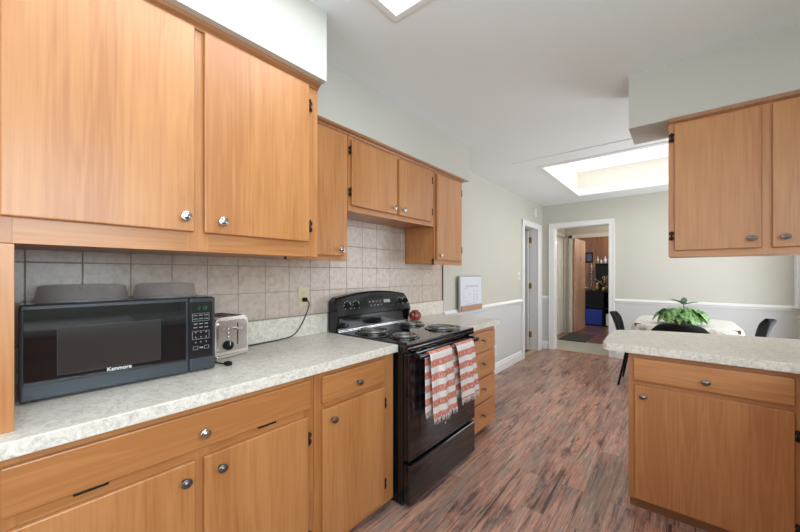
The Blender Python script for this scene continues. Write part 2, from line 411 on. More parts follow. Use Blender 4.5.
def window(n, axis, face, h, sgn):
    a0, a1, z0, z1 = h; m = MB(); g = MB()
    def bx(M_, p, q, r, s_, d0, d1, bv=0.003):
        l, u = sorted((face + sgn * d0, face + sgn * d1))
        if axis == 0: M_.box(l, u, p, q, r, s_, bv)
        else: M_.box(p, q, l, u, r, s_, bv)
    for (p, q, r, s_) in ((a0 - 0.08, a0, z0 - 0.02, z1 + 0.08), (a1, a1 + 0.08, z0 - 0.02, z1 + 0.08), (a0, a1, z1, z1 + 0.08)): bx(m, p, q, r, s_, -0.02, 0.0)
    bx(m, a0 - 0.1, a1 + 0.1, z0 - 0.045, z0 - 0.005, -0.05, 0.0)
    for (p, q) in ((a0, a0 + 0.05), (a1 - 0.05, a1), ((a0 + a1) / 2 - 0.025, (a0 + a1) / 2 + 0.025)): bx(m, p, q, z0, z1, 0.03, 0.08)
    bx(m, a0, a1, z0, z0 + 0.05, 0.03, 0.08); bx(m, a0, a1, z1 - 0.05, z1, 0.03, 0.08)
    f = struct('window_%d' % n, m, P_TRIM)
    bx(g, a0 + 0.03, a1 - 0.03, z0 + 0.03, z1 - 0.03, 0.052, 0.058, 0)
    part('pane', g, GLASS, f)
window(1, 0, RX, HK, 1); window(2, 0, RX, HD, 1); window(3, 1, FY, HR, -1)  # the third one, behind the camera, is added for its fill light
# ceiling slab with two roof openings
PX0, PX1, PY0, PY1 = 0.825, 1.43, -0.05, 1.15
SX0, SX1, SY0, SY1 = 0.635, 2.35, 3.74, 5.50
m = MB(); Z0, Z1 = CZ, CZ + 0.1
m.box(-0.12, RX + 0.12, FY - 0.12, PY0, Z0, Z1); m.box(-0.12, PX0, PY0, PY1, Z0, Z1); m.box(PX1, RX + 0.12, PY0, PY1, Z0, Z1)
m.box(-0.12, RX + 0.12, PY1, SY0, Z0, Z1); m.box(-0.12, SX0, SY0, SY1, Z0, Z1); m.box(SX1, RX + 0.12, SY0, SY1, Z0, Z1); m.box(-0.12, RX + 0.12, SY1, BY + 0.12, Z0, Z1)
struct('ceiling', m, P_CEIL)
# far skylight: painted well, frame ledge, acrylic top
m = MB(); WT = 2.79
m.box(SX0 - 0.02, SX0 + 0.004, SY0 - 0.02, SY1 + 0.02, CZ + 0.013, WT); m.box(SX1 - 0.004, SX1 + 0.02, SY0 - 0.02, SY1 + 0.02, CZ + 0.013, WT)
m.box(SX0, SX1, SY0 - 0.02, SY0 + 0.004, CZ + 0.013, WT); m.box(SX0, SX1, SY1 - 0.004, SY1 + 0.02, CZ + 0.013, WT)
sk = struct('window_4', m, P_WHITE)
m = MB()
for (a, b_, c, d) in ((SX0 - 0.03, SX0 + 0.03, SY0 - 0.03, SY1 + 0.03), (SX1 - 0.03, SX1 + 0.03, SY0 - 0.03, SY1 + 0.03), (SX0 + 0.03, SX1 - 0.03, SY0 - 0.03, SY0 + 0.03), (SX0 + 0.03, SX1 - 0.03, SY1 - 0.03, SY1 + 0.03)):
    m.box(a, b_, c, d, CZ - 0.008, CZ + 0.012, 0.003)
part('window_frame', m, P_TRIM, sk)
m = MB(); m.box(SX0, SX1, SY1 - 0.012, SY1, CZ + 0.013, CZ + 0.10, 0.004); part('ledge', m, P_CEIL, sk)
part('pane', MB().box(SX0 - 0.02, SX1 + 0.02, SY0 - 0.02, SY1 + 0.02, WT, WT + 0.02), SKYPANE, sk)
# near ceiling light panel
t = thing('ceiling_light', 'large flat bright panel light with thin white frame set into kitchen ceiling', 'ceiling light', ((PX0 + PX1) / 2, (PY0 + PY1) / 2, CZ))
m = MB()
for (a, b_, c, d) in ((PX0 - 0.012, PX0 + 0.016, PY0 - 0.012, PY1 + 0.012), (PX1 - 0.016, PX1 + 0.012, PY0 - 0.012, PY1 + 0.012), (PX0 + 0.016, PX1 - 0.016, PY0 - 0.012, PY0 + 0.016), (PX0 + 0.016, PX1 - 0.016, PY1 - 0.016, PY1 + 0.012)):
    m.box(a, b_, c, d, CZ - 0.008, CZ + 0.004, 0.002)
part('frame', m, P_TRIM, t)
m = MB()
for (a, b_, c, d) in ((PX0 + .002, PX0 + 0.02, PY0 + .002, PY1 - .002), (PX1 - 0.02, PX1 - .002, PY0 + .002, PY1 - .002), (PX0 + .02, PX1 - .02, PY0 + .002, PY0 + 0.02), (PX0 + .02, PX1 - .02, PY1 - 0.02, PY1 - .002)): m.box(a, b_, c, d, CZ + 0.004, CZ + 0.05)
part('housing', m, P_CEIL, t)
part('diffuser', MB().box(PX0 + 0.02, PX1 - 0.02, PY0 + 0.02, PY1 - 0.02, CZ + 0.03, CZ + 0.035), PANEL, t)
# ceiling batten before the skylight
struct('trim_1', MB().box(0.46, RX, 3.44, 3.475, CZ - 0.008, CZ, 0.002), P_CEIL)
# soffits above the cabinets
ZS = 2.137
struct('soffit_left', MB().box(0, 0.613, FY, 0.933, ZS, CZ), P_SOFF)
struct('soffit_middle', MB().box(0, 0.328, 0.933, 2.772, ZS, CZ), P_SOFF)
struct('soffit_right', MB().box(1.573, RX, 2.354, 2.67, ZS, CZ), P_SOFF)
# baseboards, chair rails
def base_prof(): return [(0, 0), (0.016, 0), (0.016, 0.085), (0.010, 0.10), (0.006, 0.125), (0, 0.13)]
struct('baseboard_left', MB().prism([(x, FZ + z) for x, z in base_prof()], 1, 2.705, 4.975), P_TRIM)
struct('baseboard_back', MB().prism([(BY - x, FZ + z) for x, z in base_prof()], 0, 1.05, RX), P_TRIM)
struct('baseboard_corner', MB().prism([(BY - x, FZ + z) for x, z in base_prof()], 0, 0.0, 0.1), P_TRIM)
def rail_prof(): return [(0, -0.03), (0.010, -0.03), (0.014, -0.012), (0.026, -0.004), (0.028, 0.008), (0.018, 0.02), (0.012, 0.03), (0, 0.032)]
ZR = 0.892
struct('trim_2', MB().prism([(x, ZR + z) for x, z in rail_prof()], 1, 2.84, 4.975), P_TRIM)
struct('trim_3', MB().prism([(BY - x, ZR + z) for x, z in rail_prof()], 0, 1.05, RX), P_TRIM)
struct('trim_4', MB().prism([(BY - x, ZR + z) for x, z in rail_prof()], 0, 0.0, 0.1), P_TRIM)
# door casings
def casing_profile_box(m, *a): m.box(*a, 0.006)
m = MB()
m.box(0, 0.02, 4.98, 5.07, FZ, DZ + 0.07, 0.005); m.box(0, 0.02, 5.68, 5.86, FZ, DZ + 0.07, 0.005); m.box(0, 0.022, 4.98, 5.86, DZ - 0.01, DZ + 0.075, 0.005)
m.box(-0.13, 0.004, 5.05, 5.065, FZ, DZ); m.box(-0.13, 0.004, 5.685, 5.70, FZ, DZ); m.box(-0.13, 0.004, 5.065, 5.685, DZ - 0.012, DZ)
m.box(0.018, 0.026, 4.985, 4.998, FZ, DZ + 0.06, 0.002); m.box(0.018, 0.026, 5.835, 5.848, FZ, DZ + 0.06, 0.002)
dr = struct('door_1', m, P_TRIM)
# leaf swung into the side room, hinged on the far jamb
m = MB(); A = math.radians(176); HX, HY = -0.125, 5.61
Mleaf = Matrix.Translation((HX, HY, 0)) @ Matrix.Rotation(A, 4, 'Z')
m.box(0, 0.56, -0.035, 0.0, FZ + 0.012, DZ - 0.02, 0.002, M=Mleaf)
part('leaf', m, P_TRIM, dr)
for z in (0.30, 1.10, 1.85):
    part('hinge', MB().box(-0.128, -0.085, 5.64, 5.684, z - 0.045, z + 0.045, 0.003), BRASS, dr)
m = MB(); m.lathe([(0, 0), (0.018, 0), (0.012, 0.02), (0.012, 0.035), (0.026, 0.045), (0.028, 0.06), (0.015, 0.075), (0, 0.078)], (0, 0, 0), -1, 16)
m.bm.transform(Matrix.Translation((-0.60, 5.50, 0.98)))
part('door_handle', m, BRASS, dr)
m = MB()
for (a, b_) in ((0.105, 0.19), (0.97, 1.045)): m.box(a, b_, BY - 0.02, BY, FZ, 2.125, 0.005)
m.box(0.105, 1.045, BY - 0.022, BY, 2.06, 2.132, 0.005)
m.box(0.18, 0.195, BY - 0.004, BY + 0.13, FZ, 2.065); m.box(0.965, 0.98, BY - 0.004, BY + 0.13, FZ, 2.065); m.box(0.195, 0.965, BY - 0.004, BY + 0.13, 2.05, 2.065)
m.box(0.11, 0.122, BY - 0.027, BY - 0.018, FZ, 2.12, 0.002); m.box(1.03, 1.04, BY - 0.027, BY - 0.018, FZ, 2.12, 0.002)
struct('door_2', m, P_TRIM)
struct('trim_5', MB().box(0.19, 0.97, BY - 0.01, BY + 0.05, FZ, FZ + 0.008, 0.003), OAK)
struct('trim_6', MB().box(-0.10, -0.02, 5.065, 5.685, FZ, FZ + 0.008, 0.003), OAK)
# side room behind the left doorway: unlit closet
m = MB(); m.box(-1.5, -1.4, 4.5, 6.08, FZ, CZ); m.box(-1.4, -0.12, 4.4, 4.5, FZ, CZ); m.box(-1.4, -0.12, 6.0, 6.08, FZ, CZ); m.box(-1.5, -0.12, 4.4, 6.08, CZ, CZ + 0.1)
struct('wall_closet', m, P_HALL)
struct('floor_closet', MB().box(-1.5, -0.1, 4.4, 6.08, FZ - 0.1, FZ), HFLOOR)
# hallway beyond the back doorway
HY1 = 7.9
struct('floor_hall', MB().box(-0.25, 3.0, BY + 0.1, 6.95, FZ - 0.1, FZ), VINYL)
struct('floor_hall_wood', MB().box(-0.25, 3.0, 6.95, HY1 + 0.1, FZ - 0.1, FZ), HFLOOR)
m = MB(); m.box(-0.25, -0.12, BY + 0.12, 6.82, FZ, CZ); m.box(-0.25, -0.12, 7.84, HY1, FZ, CZ); m.box(-0.25, -0.12, 6.82, 7.84, 2.08, CZ)
struct('wall_hall_left', m, P_HALL)
m = MB(); m.box(-0.25, 0.02, HY1, HY1 + 0.12, FZ, CZ); m.box(0.86, 3.0, HY1, HY1 + 0.12, FZ, CZ); m.box(0.02, 0.86, HY1, HY1 + 0.12, 2.07, CZ)
struct('wall_hall_back', m, P_HALL)
struct('wall_hall_right', MB().box(2.9, 3.0, BY + 0.12, HY1, FZ, CZ), P_HALL)
struct('ceiling_hall', MB().box(-0.25, 3.0, BY + 0.12, HY1 + 0.12, CZ, CZ + 0.1), P_CEIL)
m = MB(); m.box(-0.12, -0.10, 6.76, 6.83, FZ, 2.14, 0.004); m.box(-0.12, -0.10, 7.83, 7.88, FZ, 2.14, 0.004); m.box(-0.12, -0.10, 6.76, 7.88, 2.07, 2.14, 0.004)
d3 = struct('door_3', m, P_CASE)
m = MB(); m.box(-0.18, -0.135, 6.83, 7.83, FZ + 0.01, 2.07, 0.003)
for (z0, z1) in ((0.22, 0.78), (0.88, 1.48), (1.58, 1.92)):
    for (a, b_) in ((6.95, 7.27), (7.39, 7.71)):
        m.box(-0.137, -0.127, a, b_, z0, z1, 0.008)
part('leaf', m, P_TRIM, d3)
m = MB(); m.lathe([(0, 0), (0.03, 0), (0.03, 0.012), (0, 0.02)], (-0.135, 6.91, 1.2), 0, 12); m.lathe([(0, 0), (0.028, 0.0), (0.012, 0.02), (0.028, 0.045), (0.03, 0.06), (0, 0.075)], (-0.135, 6.91, 1.03), 0, 12)
part('door_handle', m, HINGE, d3)
m = MB()
m.box(-0.04, 0.03, HY1 - 0.02, HY1, FZ, 2.12, 0.004); m.box(0.85, 0.92, HY1 - 0.02, HY1, FZ, 2.12, 0.004); m.box(-0.04, 0.92, HY1 - 0.02, HY1, 2.05, 2.13, 0.004)
m.box(0.015, 0.03, HY1, HY1 + 0.12, FZ, 2.06); m.box(0.85, 0.865, HY1, HY1 + 0.12, FZ, 2.06)
d4 = struct('door_4', m, P_CASE)
m = MB(); A = math.radians(87.5)
Ml = Matrix.Translation((0.045, HY1 + 0.02, 0)) @ Matrix.Rotation(A, 4, 'Z')
m.box(0, 0.80, -0.035, 0, FZ + 0.012, 2.05, 0.002, M=Ml); part('leaf', m, SLABW, d4)
m = MB(); m.lathe([(0, 0), (0.03, 0), (0.03, 0.008), (0.012, 0.014), (0.012, 0.035), (0.028, 0.045), (0.028, 0.06), (0, 0.07)], (0.03, 0, 0), 0, 12, M=Matrix.Translation((0.10, HY1 + 0.74, 0.97)))
part('door_handle', m, BRASS, d4)
# panelled room beyond
m = MB()
m.box(-1.3, 3.0, 10.4, 10.5, FZ, CZ)
for k in range(28): m.box(-1.3 + k * 0.15, -1.3 + k * 0.15 + 0.142, 10.388, 10.4, FZ, CZ, 0.003)
struct('wall_far_back', m, PANELW)
m = MB(); m.box(-1.4, -1.3, HY1 + 0.12, 10.5, FZ, CZ); struct('wall_far_left', m, PANELW)
m = MB(); m.box(2.9, 3.0, HY1 + 0.12, 10.5, FZ, CZ); struct('wall_far_right', m, PANELW)
struct('floor_far', MB().box(-1.4, 3.0, HY1 + 0.1, 10.5, FZ - 0.1, FZ), HFLOOR)
struct('ceiling_far', MB().box(-1.4, 3.0, HY1 + 0.12, 10.5, CZ, CZ + 0.1), P_CEIL)
def room_lamp(name, x, y, e, label):  # unseen ceiling lamp, out of view, to brighten a room beyond the doorway
    t = thing(name, label, 'ceiling light', (x, y, CZ))
    part('canopy', MB().lathe([(0, 0), (0.09, 0), (0.09, -0.015), (0, -0.02)], (x, y, CZ), 2, 20), BRASS, t)
    part('lamp_shade', MB().lathe([(0.0, -0.10), (0.07, -0.09), (0.12, -0.06), (0.14, -0.022), (0.13, -0.015)], (x, y, CZ), 2, 20), WPL, t)
    l = bpy.data.lights.new('bulb', 'POINT'); l.energy = e; l.color = (1.0, 0.92, 0.82); l.shadow_soft_size = 0.1
    o = bpy.data.objects.new('bulb', l); COL.objects.link(o); o.location = (0, 0, -0.2); o.parent = t
room_lamp('unseen_hall_lamp', 1.5, 6.95, 26, 'unseen flush ceiling lamp that lights the hallway past the back doorway')
room_lamp('unseen_far_room_lamp', 1.0, 9.1, 34, 'unseen flush ceiling lamp that lights the wood panelled room')

# ---------------------------------------------------------------- tile backsplash
m = MB()
ys = [-0.38 + 0.1508 * k for k in range(23)]; zs = [1.040, 1.190, 1.338, 1.488, 1.638, 1.70]
for i in range(len(ys) - 1):
    for j in range(len(zs) - 1):
        y0, y1 = ys[i] + 0.0015, min(ys[i + 1], 2.812) - 0.0015
        if y1 - y0 < 0.01: continue
        if zs[j] > 1.34 and (y0 > 2.22 or y1 < 1.33): 
            if zs[j] > 1.35: continue
        z0, z1 = zs[j] + 0.0015, zs[j + 1] - 0.0015
        m.box(0.0015, 0.008, y0, y1, z0, z1, 0.0015, 1)
ts = struct('wall_tiles', m, TILE)
part('grout', MB().box(0.0003, 0.0055, -0.38, 2.812, 1.036, 1.695), GROUT, ts)
struct('trim_7', MB().box(0.0, 0.012, 2.812, 2.826, 0.93, 1.42, 0.002), BLACKM)

# ---------------------------------------------------------------- cabinetry
def knob(p, parent, d, style=0):
    """round or oval cabinet knob; d = direction axis: 'x' faces +x, 'y' faces -y"""
    prof = [(0, 0), (0.007, 0), (0.006, 0.004), (0.0055, 0.014), (0.009, 0.018), (0.0155, 0.021), (0.0165, 0.024), (0.0150, 0.027), (0.012, 0.0265), (0.0095, 0.0275), (0.005, 0.030), (0, 0.031)]
    m = MB()
    if d == 'x': m.lathe(prof, p, 0, 20, sc=(1.0, 0.86 if style else 1.0))
    else:
        m.lathe(prof, (0, 0, 0), 2, 20, sc=(1.12, 0.78) if style else (1, 1), M=Matrix.Translation(p) @ Matrix.Rotation(PI / 2, 4, 'X'))
    k = part('knob', m, PEWTER if style else NICKEL, parent, label='dark pewter knob with a raised rim' if style else 'round satin nickel knob')
    m = MB()
    if d == 'x': m.lathe([(0.0125, 0.0255), (0.0145, 0.0285), (0.0165, 0.0255)], p, 0, 20, sc=(1.0, 0.86 if style else 1.0))
    else: m.lathe([(0.0125, 0.0255), (0.0145, 0.0285), (0.0165, 0.0255)], (0, 0, 0), 2, 20, sc=(1.12, 0.78), M=Matrix.Translation(p) @ Matrix.Rotation(PI / 2, 4, 'X'))
    return k
def hinge(p, parent, d):
    m = MB(); x, y, z = p
    if d == 'x':
        m.tube([(x + 0.004, y, z - 0.024), (x + 0.004, y, z + 0.024)], 0.0045, 8)
        m.box(x - 0.001, x + 0.003, y - 0.012, y + 0.012, z - 0.021, z - 0.006, 0.001); m.box(x - 0.001, x + 0.003, y - 0.012, y + 0.012, z + 0.006, z + 0.021, 0.001)
        m.lathe([(0.003, 0), (0.005, 0.003), (0, 0.008)], (x + 0.004, y, z + 0.023), 2, 8)
    else:
        m.tube([(x, y - 0.004, z - 0.024), (x, y - 0.004, z + 0.024)], 0.0045, 8)
        m.box(x - 0.012, x + 0.012, y - 0.003, y + 0.001, z - 0.021, z - 0.006, 0.001); m.box(x - 0.012, x + 0.012, y - 0.003, y + 0.001, z + 0.006, z + 0.021, 0.001)
    part('hinge', m, HINGE, parent)
def door_x(root, y0, y1, z0, z1, xf, kn=None, hy=None, hz=(), style=0, name='door', mat=None, th=0.018, hinge_x=None):
    """slab front facing +x on a frame at xf"""
    o = part(name, MB().box(xf + 0.0015, xf + th, y0, y1, z0, z1, 0.0035), mat or WOOD_Z, root)
    if kn: knob((xf + th, kn[0], kn[1]), o, 'x', style)
    for z in hz: hinge((xf + th * 0.55, hy, z), o, 'x')
    return o
def door_y(root, x0, x1, z0, z1, yf, kn=None, hx=None, hz=(), style=1, name='door', mat=None, th=0.018):
    o = part(name, MB().box(x0, x1, yf - th, yf - 0.0015, z0, z1, 0.0035), mat or WOOD_Z, root)
    if kn: knob((kn[0], yf - th, kn[1]), o, 'y', style)
    for z in hz: hinge((hx, yf - th * 0.55, z), o, 'y')
    return o
def upper_x(label, y0, y1, z0, z1, xf, x_back=0.012):
    t = thing('wall_cabinet', label, 'cabinet', (x_back, (y0 + y1) / 2, z0), 0)
    m = MB(); m.box(x_back, xf - 0.018, y0, y1, z0 + 0.012, z1)
    part('carcass', m, WOOD_Z, t)
    return t
def frame_x(t, y0, y1, z0, z1, xf, stiles, rails, mat=WOOD_Z):
    for (a, b_) in stiles: part('stile', MB().box(xf - 0.018, xf, a, b_, z0, z1, 0.001), WOOD_Z, t)
    for (a, b_) in rails: part('rail', MB().box(xf - 0.018, xf - 0.0004, y0, y1, a, b_, 0.001), WOOD_Y, t)
UZ0, UZ1 = 1.370, 2.118
XN, XF = 0.562, 0.305
def toptrim(t, y0, y1, xf):
    m = MB(); m.prism([(xf - 0.03, UZ1 - 0.01), (xf + 0.006, UZ1 - 0.01), (xf + 0.010, UZ1 - 0.002), (xf + 0.022, UZ1 + 0.006), (xf + 0.024, ZS), (xf - 0.03, ZS)], 1, y0, y1)
    part('top_moulding', m, WEDGE, t)
# deep near cabinet with appliance bay under it
t = upper_x('deep honey maple wall cabinet with two big doors above the microwave', -0.50, 0.922, UZ0, UZ1, XN)
frame_x(t, -0.50, 0.922, UZ0, UZ1, XN, [(-0.50, -0.44), (-0.02, 0.03), (0.405, 0.470), (0.855, 0.922)], [(UZ0, 1.455), (2.095, UZ1)])
door_x(t, -0.43, -0.008, 1.434, 2.108, XN)
door_x(t, 0.010, 0.423, 1.434, 2.108, XN, (0.391, 1.479))
door_x(t, 0.453, 0.868, 1.434, 2.108, XN, (0.504, 1.475), 0.874, (1.50, 2.02))
toptrim(t, -0.5, 0.922, XN)
t = thing('upright_panel', 'upright maple panel standing on the counter at the left of the microwave bay', 'panel', (0.3, 0, 0.914))
part('side_panel', MB().box(0.03, XN - 0.02, -0.05, -0.03, 0.9145, UZ0 - 0.001), WOOD_Z, t)
part('front_stile', MB().box(XN - 0.02, XN, -0.05, 0.033, 0.9145, UZ0 - 0.001, 0.001), WOOD_Z, t)
# narrow, over-stove and right tall cabinets
G = 'shallow wall cabinets along the left wall'
t = upper_x('narrow maple wall cabinet squeezed between the deep cabinet and the over-stove cabinet', 0.926, 1.323, UZ0, UZ1, XF)
frame_x(t, 0.926, 1.323, UZ0, UZ1, XF, [(0.926, 0.96), (1.27, 1.323)], [(UZ0, 1.415), (2.08, UZ1)])
door_x(t, 0.94, 1.286, 1.398, 2.085, XF, (1.256, 1.432)); toptrim(t, 0.934, 1.323, XF)
t = upper_x('short wide maple wall cabinet with two doors above the black stove', 1.327, 2.223, 1.665, UZ1, XF)
frame_x(t, 1.327, 2.223, 1.665, UZ1, XF, [(1.327, 1.37), (1.735, 1.80), (2.16, 2.223)], [(1.665, 1.72), (2.07, UZ1)])
door_x(t, 1.345, 1.756, 1.699, 2.085, XF, (1.716, 1.738), 1.337, (1.775, 2.02))
door_x(t, 1.778, 2.174, 1.699, 2.085, XF, (1.818, 1.740), 2.182, (1.775, 2.02)); toptrim(t, 1.327, 2.223, XF)
t = upper_x('tall slim maple wall cabinet at the far end over the stove side counter', 2.227, 2.668, UZ0, UZ1, XF)
frame_x(t, 2.227, 2.668, UZ0, UZ1, XF, [(2.227, 2.27), (2.60, 2.668)], [(UZ0, 1.42), (2.08, UZ1)])
door_x(t, 2.250, 2.635, 1.406, 2.088, XF, (2.287, 1.444), 2.643, (1.50, 2.00)); toptrim(t, 2.227, 2.668, XF)
# base cabinets, left run
BF = 0.606
def base_x(label, y0, y1, name='base_cabinet'):
    t = thing(name, label, 'cabinet', (0.01, (y0 + y1) / 2, FZ))
    part('carcass', MB().box(0.01, BF - 0.018, y0, y1, 0.085, 0.868), WOOD_Z, t)
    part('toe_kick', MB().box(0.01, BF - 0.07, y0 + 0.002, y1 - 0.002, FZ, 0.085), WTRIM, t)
    return t
t = base_x('maple base cabinet under the microwave with one wide drawer above two doors', 0.0, 0.868)
frame_x(t, 0.0, 0.868, 0.085, 0.868, BF, [(0.0, 0.04), (0.39, 0.455), (0.82, 0.868)], [(0.085, 0.14), (0.70, 0.745), (0.842, 0.868)])
door_x(t, 0.010, 0.842, 0.737, 0.853, BF, (0.431, 0.788), name='drawer', mat=WOOD_Y)
door_x(t, 0.020, 0.410, 0.118, 0.704, BF, (0.378, 0.655), style=1)
door_x(t, 0.436, 0.832, 0.118, 0.704, BF, (0.484, 0.655), 0.838, (0.20, 0.61), style=1)
part('drawer_slide', MB().box(BF - 0.002, BF + 0.014, 0.13, 0.20, 0.7285, 0.7365, 0.002), HINGE, t)
part('drawer_slide', MB().box(BF - 0.002, BF + 0.014, 0.62, 0.69, 0.7285, 0.7365, 0.002), HINGE, t)
t = base_x('maple base cabinet beside the stove with one short drawer above one door', 0.870, 1.385)
frame_x(t, 0.870, 1.385, 0.085, 0.868, BF, [(0.870, 0.93), (1.29, 1.385)], [(0.085, 0.14), (0.70, 0.745), (0.842, 0.868)])
door_x(t, 0.906, 1.304, 0.737, 0.853, BF, (1.108, 0.785), style=1, name='drawer', mat=WOOD_Y)
door_x(t, 0.908, 1.300, 0.118, 0.708, BF, (0.955, 0.658), 1.308, (0.20, 0.62), style=1)
t = base_x('maple base cabinet at the near end of the left counter, mostly out of view', -0.75, -0.002)
frame_x(t, -0.75, -0.002, 0.085, 0.868, BF, [(-0.75, -0.70), (-0.05, -0.002)], [(0.085, 0.14), (0.70, 0.745), (0.842, 0.868)])
door_x(t, -0.72, -0.012, 0.737, 0.853, BF, name='drawer', mat=WOOD_Y); door_x(t, -0.72, -0.012, 0.118, 0.704, BF)
t = thing('drawer_cabinet', 'maple base cabinet with four stacked drawers on the far side of the stove', 'cabinet', (0.01, 2.42, FZ))
part('carcass', MB().box(0.01, BF - 0.018, 2.165, 2.672, 0.085, 0.868), WOOD_Z, t)
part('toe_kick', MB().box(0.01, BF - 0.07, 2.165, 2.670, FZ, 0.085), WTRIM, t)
frame_x(t, 2.165, 2.672, 0.085, 0.868, BF, [(2.165, 2.20), (2.62, 2.672)], [(0.085, 0.14), (0.27, 0.32), (0.46, 0.51), (0.66, 0.71), (0.842, 0.868)])
for (a, b_) in ((0.700, 0.842), (0.501, 0.680), (0.311, 0.481), (0.095, 0.290)):
    door_x(t, 2.180, 2.652, a, b_, BF, (2.425, (a + b_) / 2 + 0.01), style=1, name='drawer', mat=WOOD_Y)
# countertops
def ctop(label, y0, y1, loc, end_splash=None):
    t = thing('countertop', label, 'countertop', loc)
    m = MB(); m.box(0.001, 0.632, y0, y1, 0.874, 0.914, 0.003)
    part('slab', m, COUNTER, t)
    part('backsplash', MB().box(0.0085, 0.026, y0, y1, 0.9142, 1.037, 0.003), COUNTER, t)
    return t
ctop('long speckled grey laminate countertop carrying the microwave and toaster', -0.75, 1.398, (0.3, 0.3, 0.874))
t = thing('countertop', 'short speckled grey laminate countertop past the stove, below the whiteboard', 'countertop', (0.3, 2.4, 0.874))
m = MB(); m.box(0.001, 0.640, 2.160, 2.715, 0.874, 0.914, 0.003); part('slab', m, COUNTER, t)
part('backsplash', MB().box(0.0085, 0.026, 2.160, 2.800, 0.9142, 1.037, 0.003), COUNTER, t)
# peninsula
t = thing('peninsula_countertop', 'speckled laminate peninsula countertop with rounded corner reaching in from the right', 'countertop', (2.1, 2.5, 0.874))
def rounded(pts, rad):
    out = []
    n = len(pts)
    for i, (p, r) in enumerate(zip(pts, rad)):
        if r <= 0: out.append(p); continue
        P = Vector(p); a = (Vector(pts[i - 1]) - P).normalized(); b_ = (Vector(pts[(i + 1) % n]) - P).normalized()
        for k in range(7):
            u = k / 6; q0 = P + a * r; q1 = P + b_ * r
            out.append(tuple((1 - u) ** 2 * q0 + 2 * u * (1 - u) * P + u * u * q1))
    return out
pts = rounded([(1.466, 2.176), (RX - 0.002, 2.176), (RX - 0.002, 3.05), (2.343, 3.02), (1.62, 2.83), (1.448, 2.70)], [0.05, 0, 0, 0.3, 0.15, 0.06])
part('slab', MB().prism(pts, 2, 0.872, 0.914, 0.003), COUNTER, t)
PF = 2.212
t = thing('peninsula_cabinet', 'wide maple peninsula base cabinet with one drawer above one big door', 'cabinet', (1.9, 2.5, FZ))
m = MB(); m.box(1.586, 2.2425, PF + 0.018, 2.80, 0.085, 0.868); part('carcass', m, WOOD_Z, t)
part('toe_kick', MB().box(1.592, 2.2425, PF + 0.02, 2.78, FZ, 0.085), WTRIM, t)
for (a, b_) in ((1.586, 1.63), (2.165, 2.2425)): part('stile', MB().box(a, b_, PF, PF + 0.018, 0.085, 0.868, 0.001), WOOD_Z, t)
for (a, b_) in ((0.085, 0.13), (0.69, 0.73), (0.845, 0.868)): part('rail', MB().box(1.6, 2.2425, PF + 0.0004, PF + 0.018, a, b_, 0.001), WOOD_X, t)
door_y(t, 1.611, 2.183, 0.727, 0.846, PF, (1.897, 0.775), name='drawer', mat=WOOD_X)
door_y(t, 1.616, 2.183, 0.098, 0.703, PF, (1.654, 0.650), 2.192, (0.2, 0.60))
# right hand run, mostly beside and behind the camera
t = thing('sink_cabinet', 'maple base cabinet run under the kitchen window on the right', 'cabinet', (2.55, 0.6, FZ))
m = MB(); m.box(2.2625, RX - 0.002, -0.9, PF + 0.016, 0.085, 0.70); m.box(2.2625, RX - 0.002, 0.0, 0.0 + 0.02, 0.70, 0.868)
part('carcass', m, WOOD_Z, t)
part('toe_kick', MB().box(2.33, RX - 0.002, -0.9, 2.2, FZ, 0.085), WTRIM, t)
part('face_frame', MB().box(2.245, 2.2625, -0.9, PF + 0.016, 0.085, 0.868, 0.001), WOOD_Z, t)
for (a, b_) in ((-0.85, -0.36), (-0.32, 0.2), (0.24, 0.72), (0.76, 1.24), (1.28, 1.74)):
    d = part('door', MB().box(2.227, 2.2435, a, b_, 0.118, 0.704, 0.0035), WOOD_Z, t)
    e = part('drawer', MB().box(2.227, 2.2435, a, b_, 0.737, 0.853, 0.0035), WOOD_Y, t)
SKY0, SKY1 = 0.55, 1.35
t = thing('sink_countertop', 'speckled laminate countertop with white sink under the kitchen window', 'countertop', (2.5, 0.6, 0.874))
m = MB(); m.box(2.205, 2.30, -0.9, 2.174, 0.872, 0.914, 0.003); m.box(2.76, RX - 0.002, -0.9, 2.174, 0.872, 0.914, 0.003)
m.box(2.30, 2.76, -0.9, SKY0, 0.872, 0.914); m.box(2.30, 2.76, SKY1, 2.174, 0.872, 0.914); part('slab', m, COUNTER, t)
t = thing('kitchen_sink', 'white double bowl sink set in the right hand countertop', 'sink', (2.53, 0.95, 0.72))
m = MB(); a, b_, c, d = 2.30, 2.76, SKY0, SKY1
m.box(a, b_, c, d, 0.72, 0.73); m.box(a, a + 0.012, c, d, 0.73, 0.914); m.box(b_ - 0.012, b_, c, d, 0.73, 0.914); m.box(a, b_, c, c + 0.012, 0.73, 0.914); m.box(a, b_, d - 0.012, d, 0.73, 0.914); m.box(a, b_, 0.94, 0.96, 0.73, 0.90)
for q in ((a - 0.015, a + 0.01, c - 0.015, d + 0.015), (b_ - 0.01, b_ + 0.015, c - 0.015, d + 0.015), (a, b_, c - 0.015, c + 0.01), (a, b_, d - 0.01, d + 0.015)): m.box(*q, 0.9145, 0.922, 0.002)
part('basin', m, WPL, t)
m = MB(); m.tube([(2.79, 0.95, 0.915), (2.79, 0.95, 1.12), (2.77, 0.95, 1.18), (2.72, 0.95, 1.20), (2.64, 0.95, 1.18), (2.62, 0.95, 1.12)], 0.011, 10)
m.lathe([(0.028, 0), (0.028, 0.012), (0.014, 0.02)], (2.79, 0.95, 0.914), 2, 16)
solo('faucet', m, CHROME, 'chrome gooseneck faucet behind the white sink', 'faucet', (2.79, 0.95, 0.914))
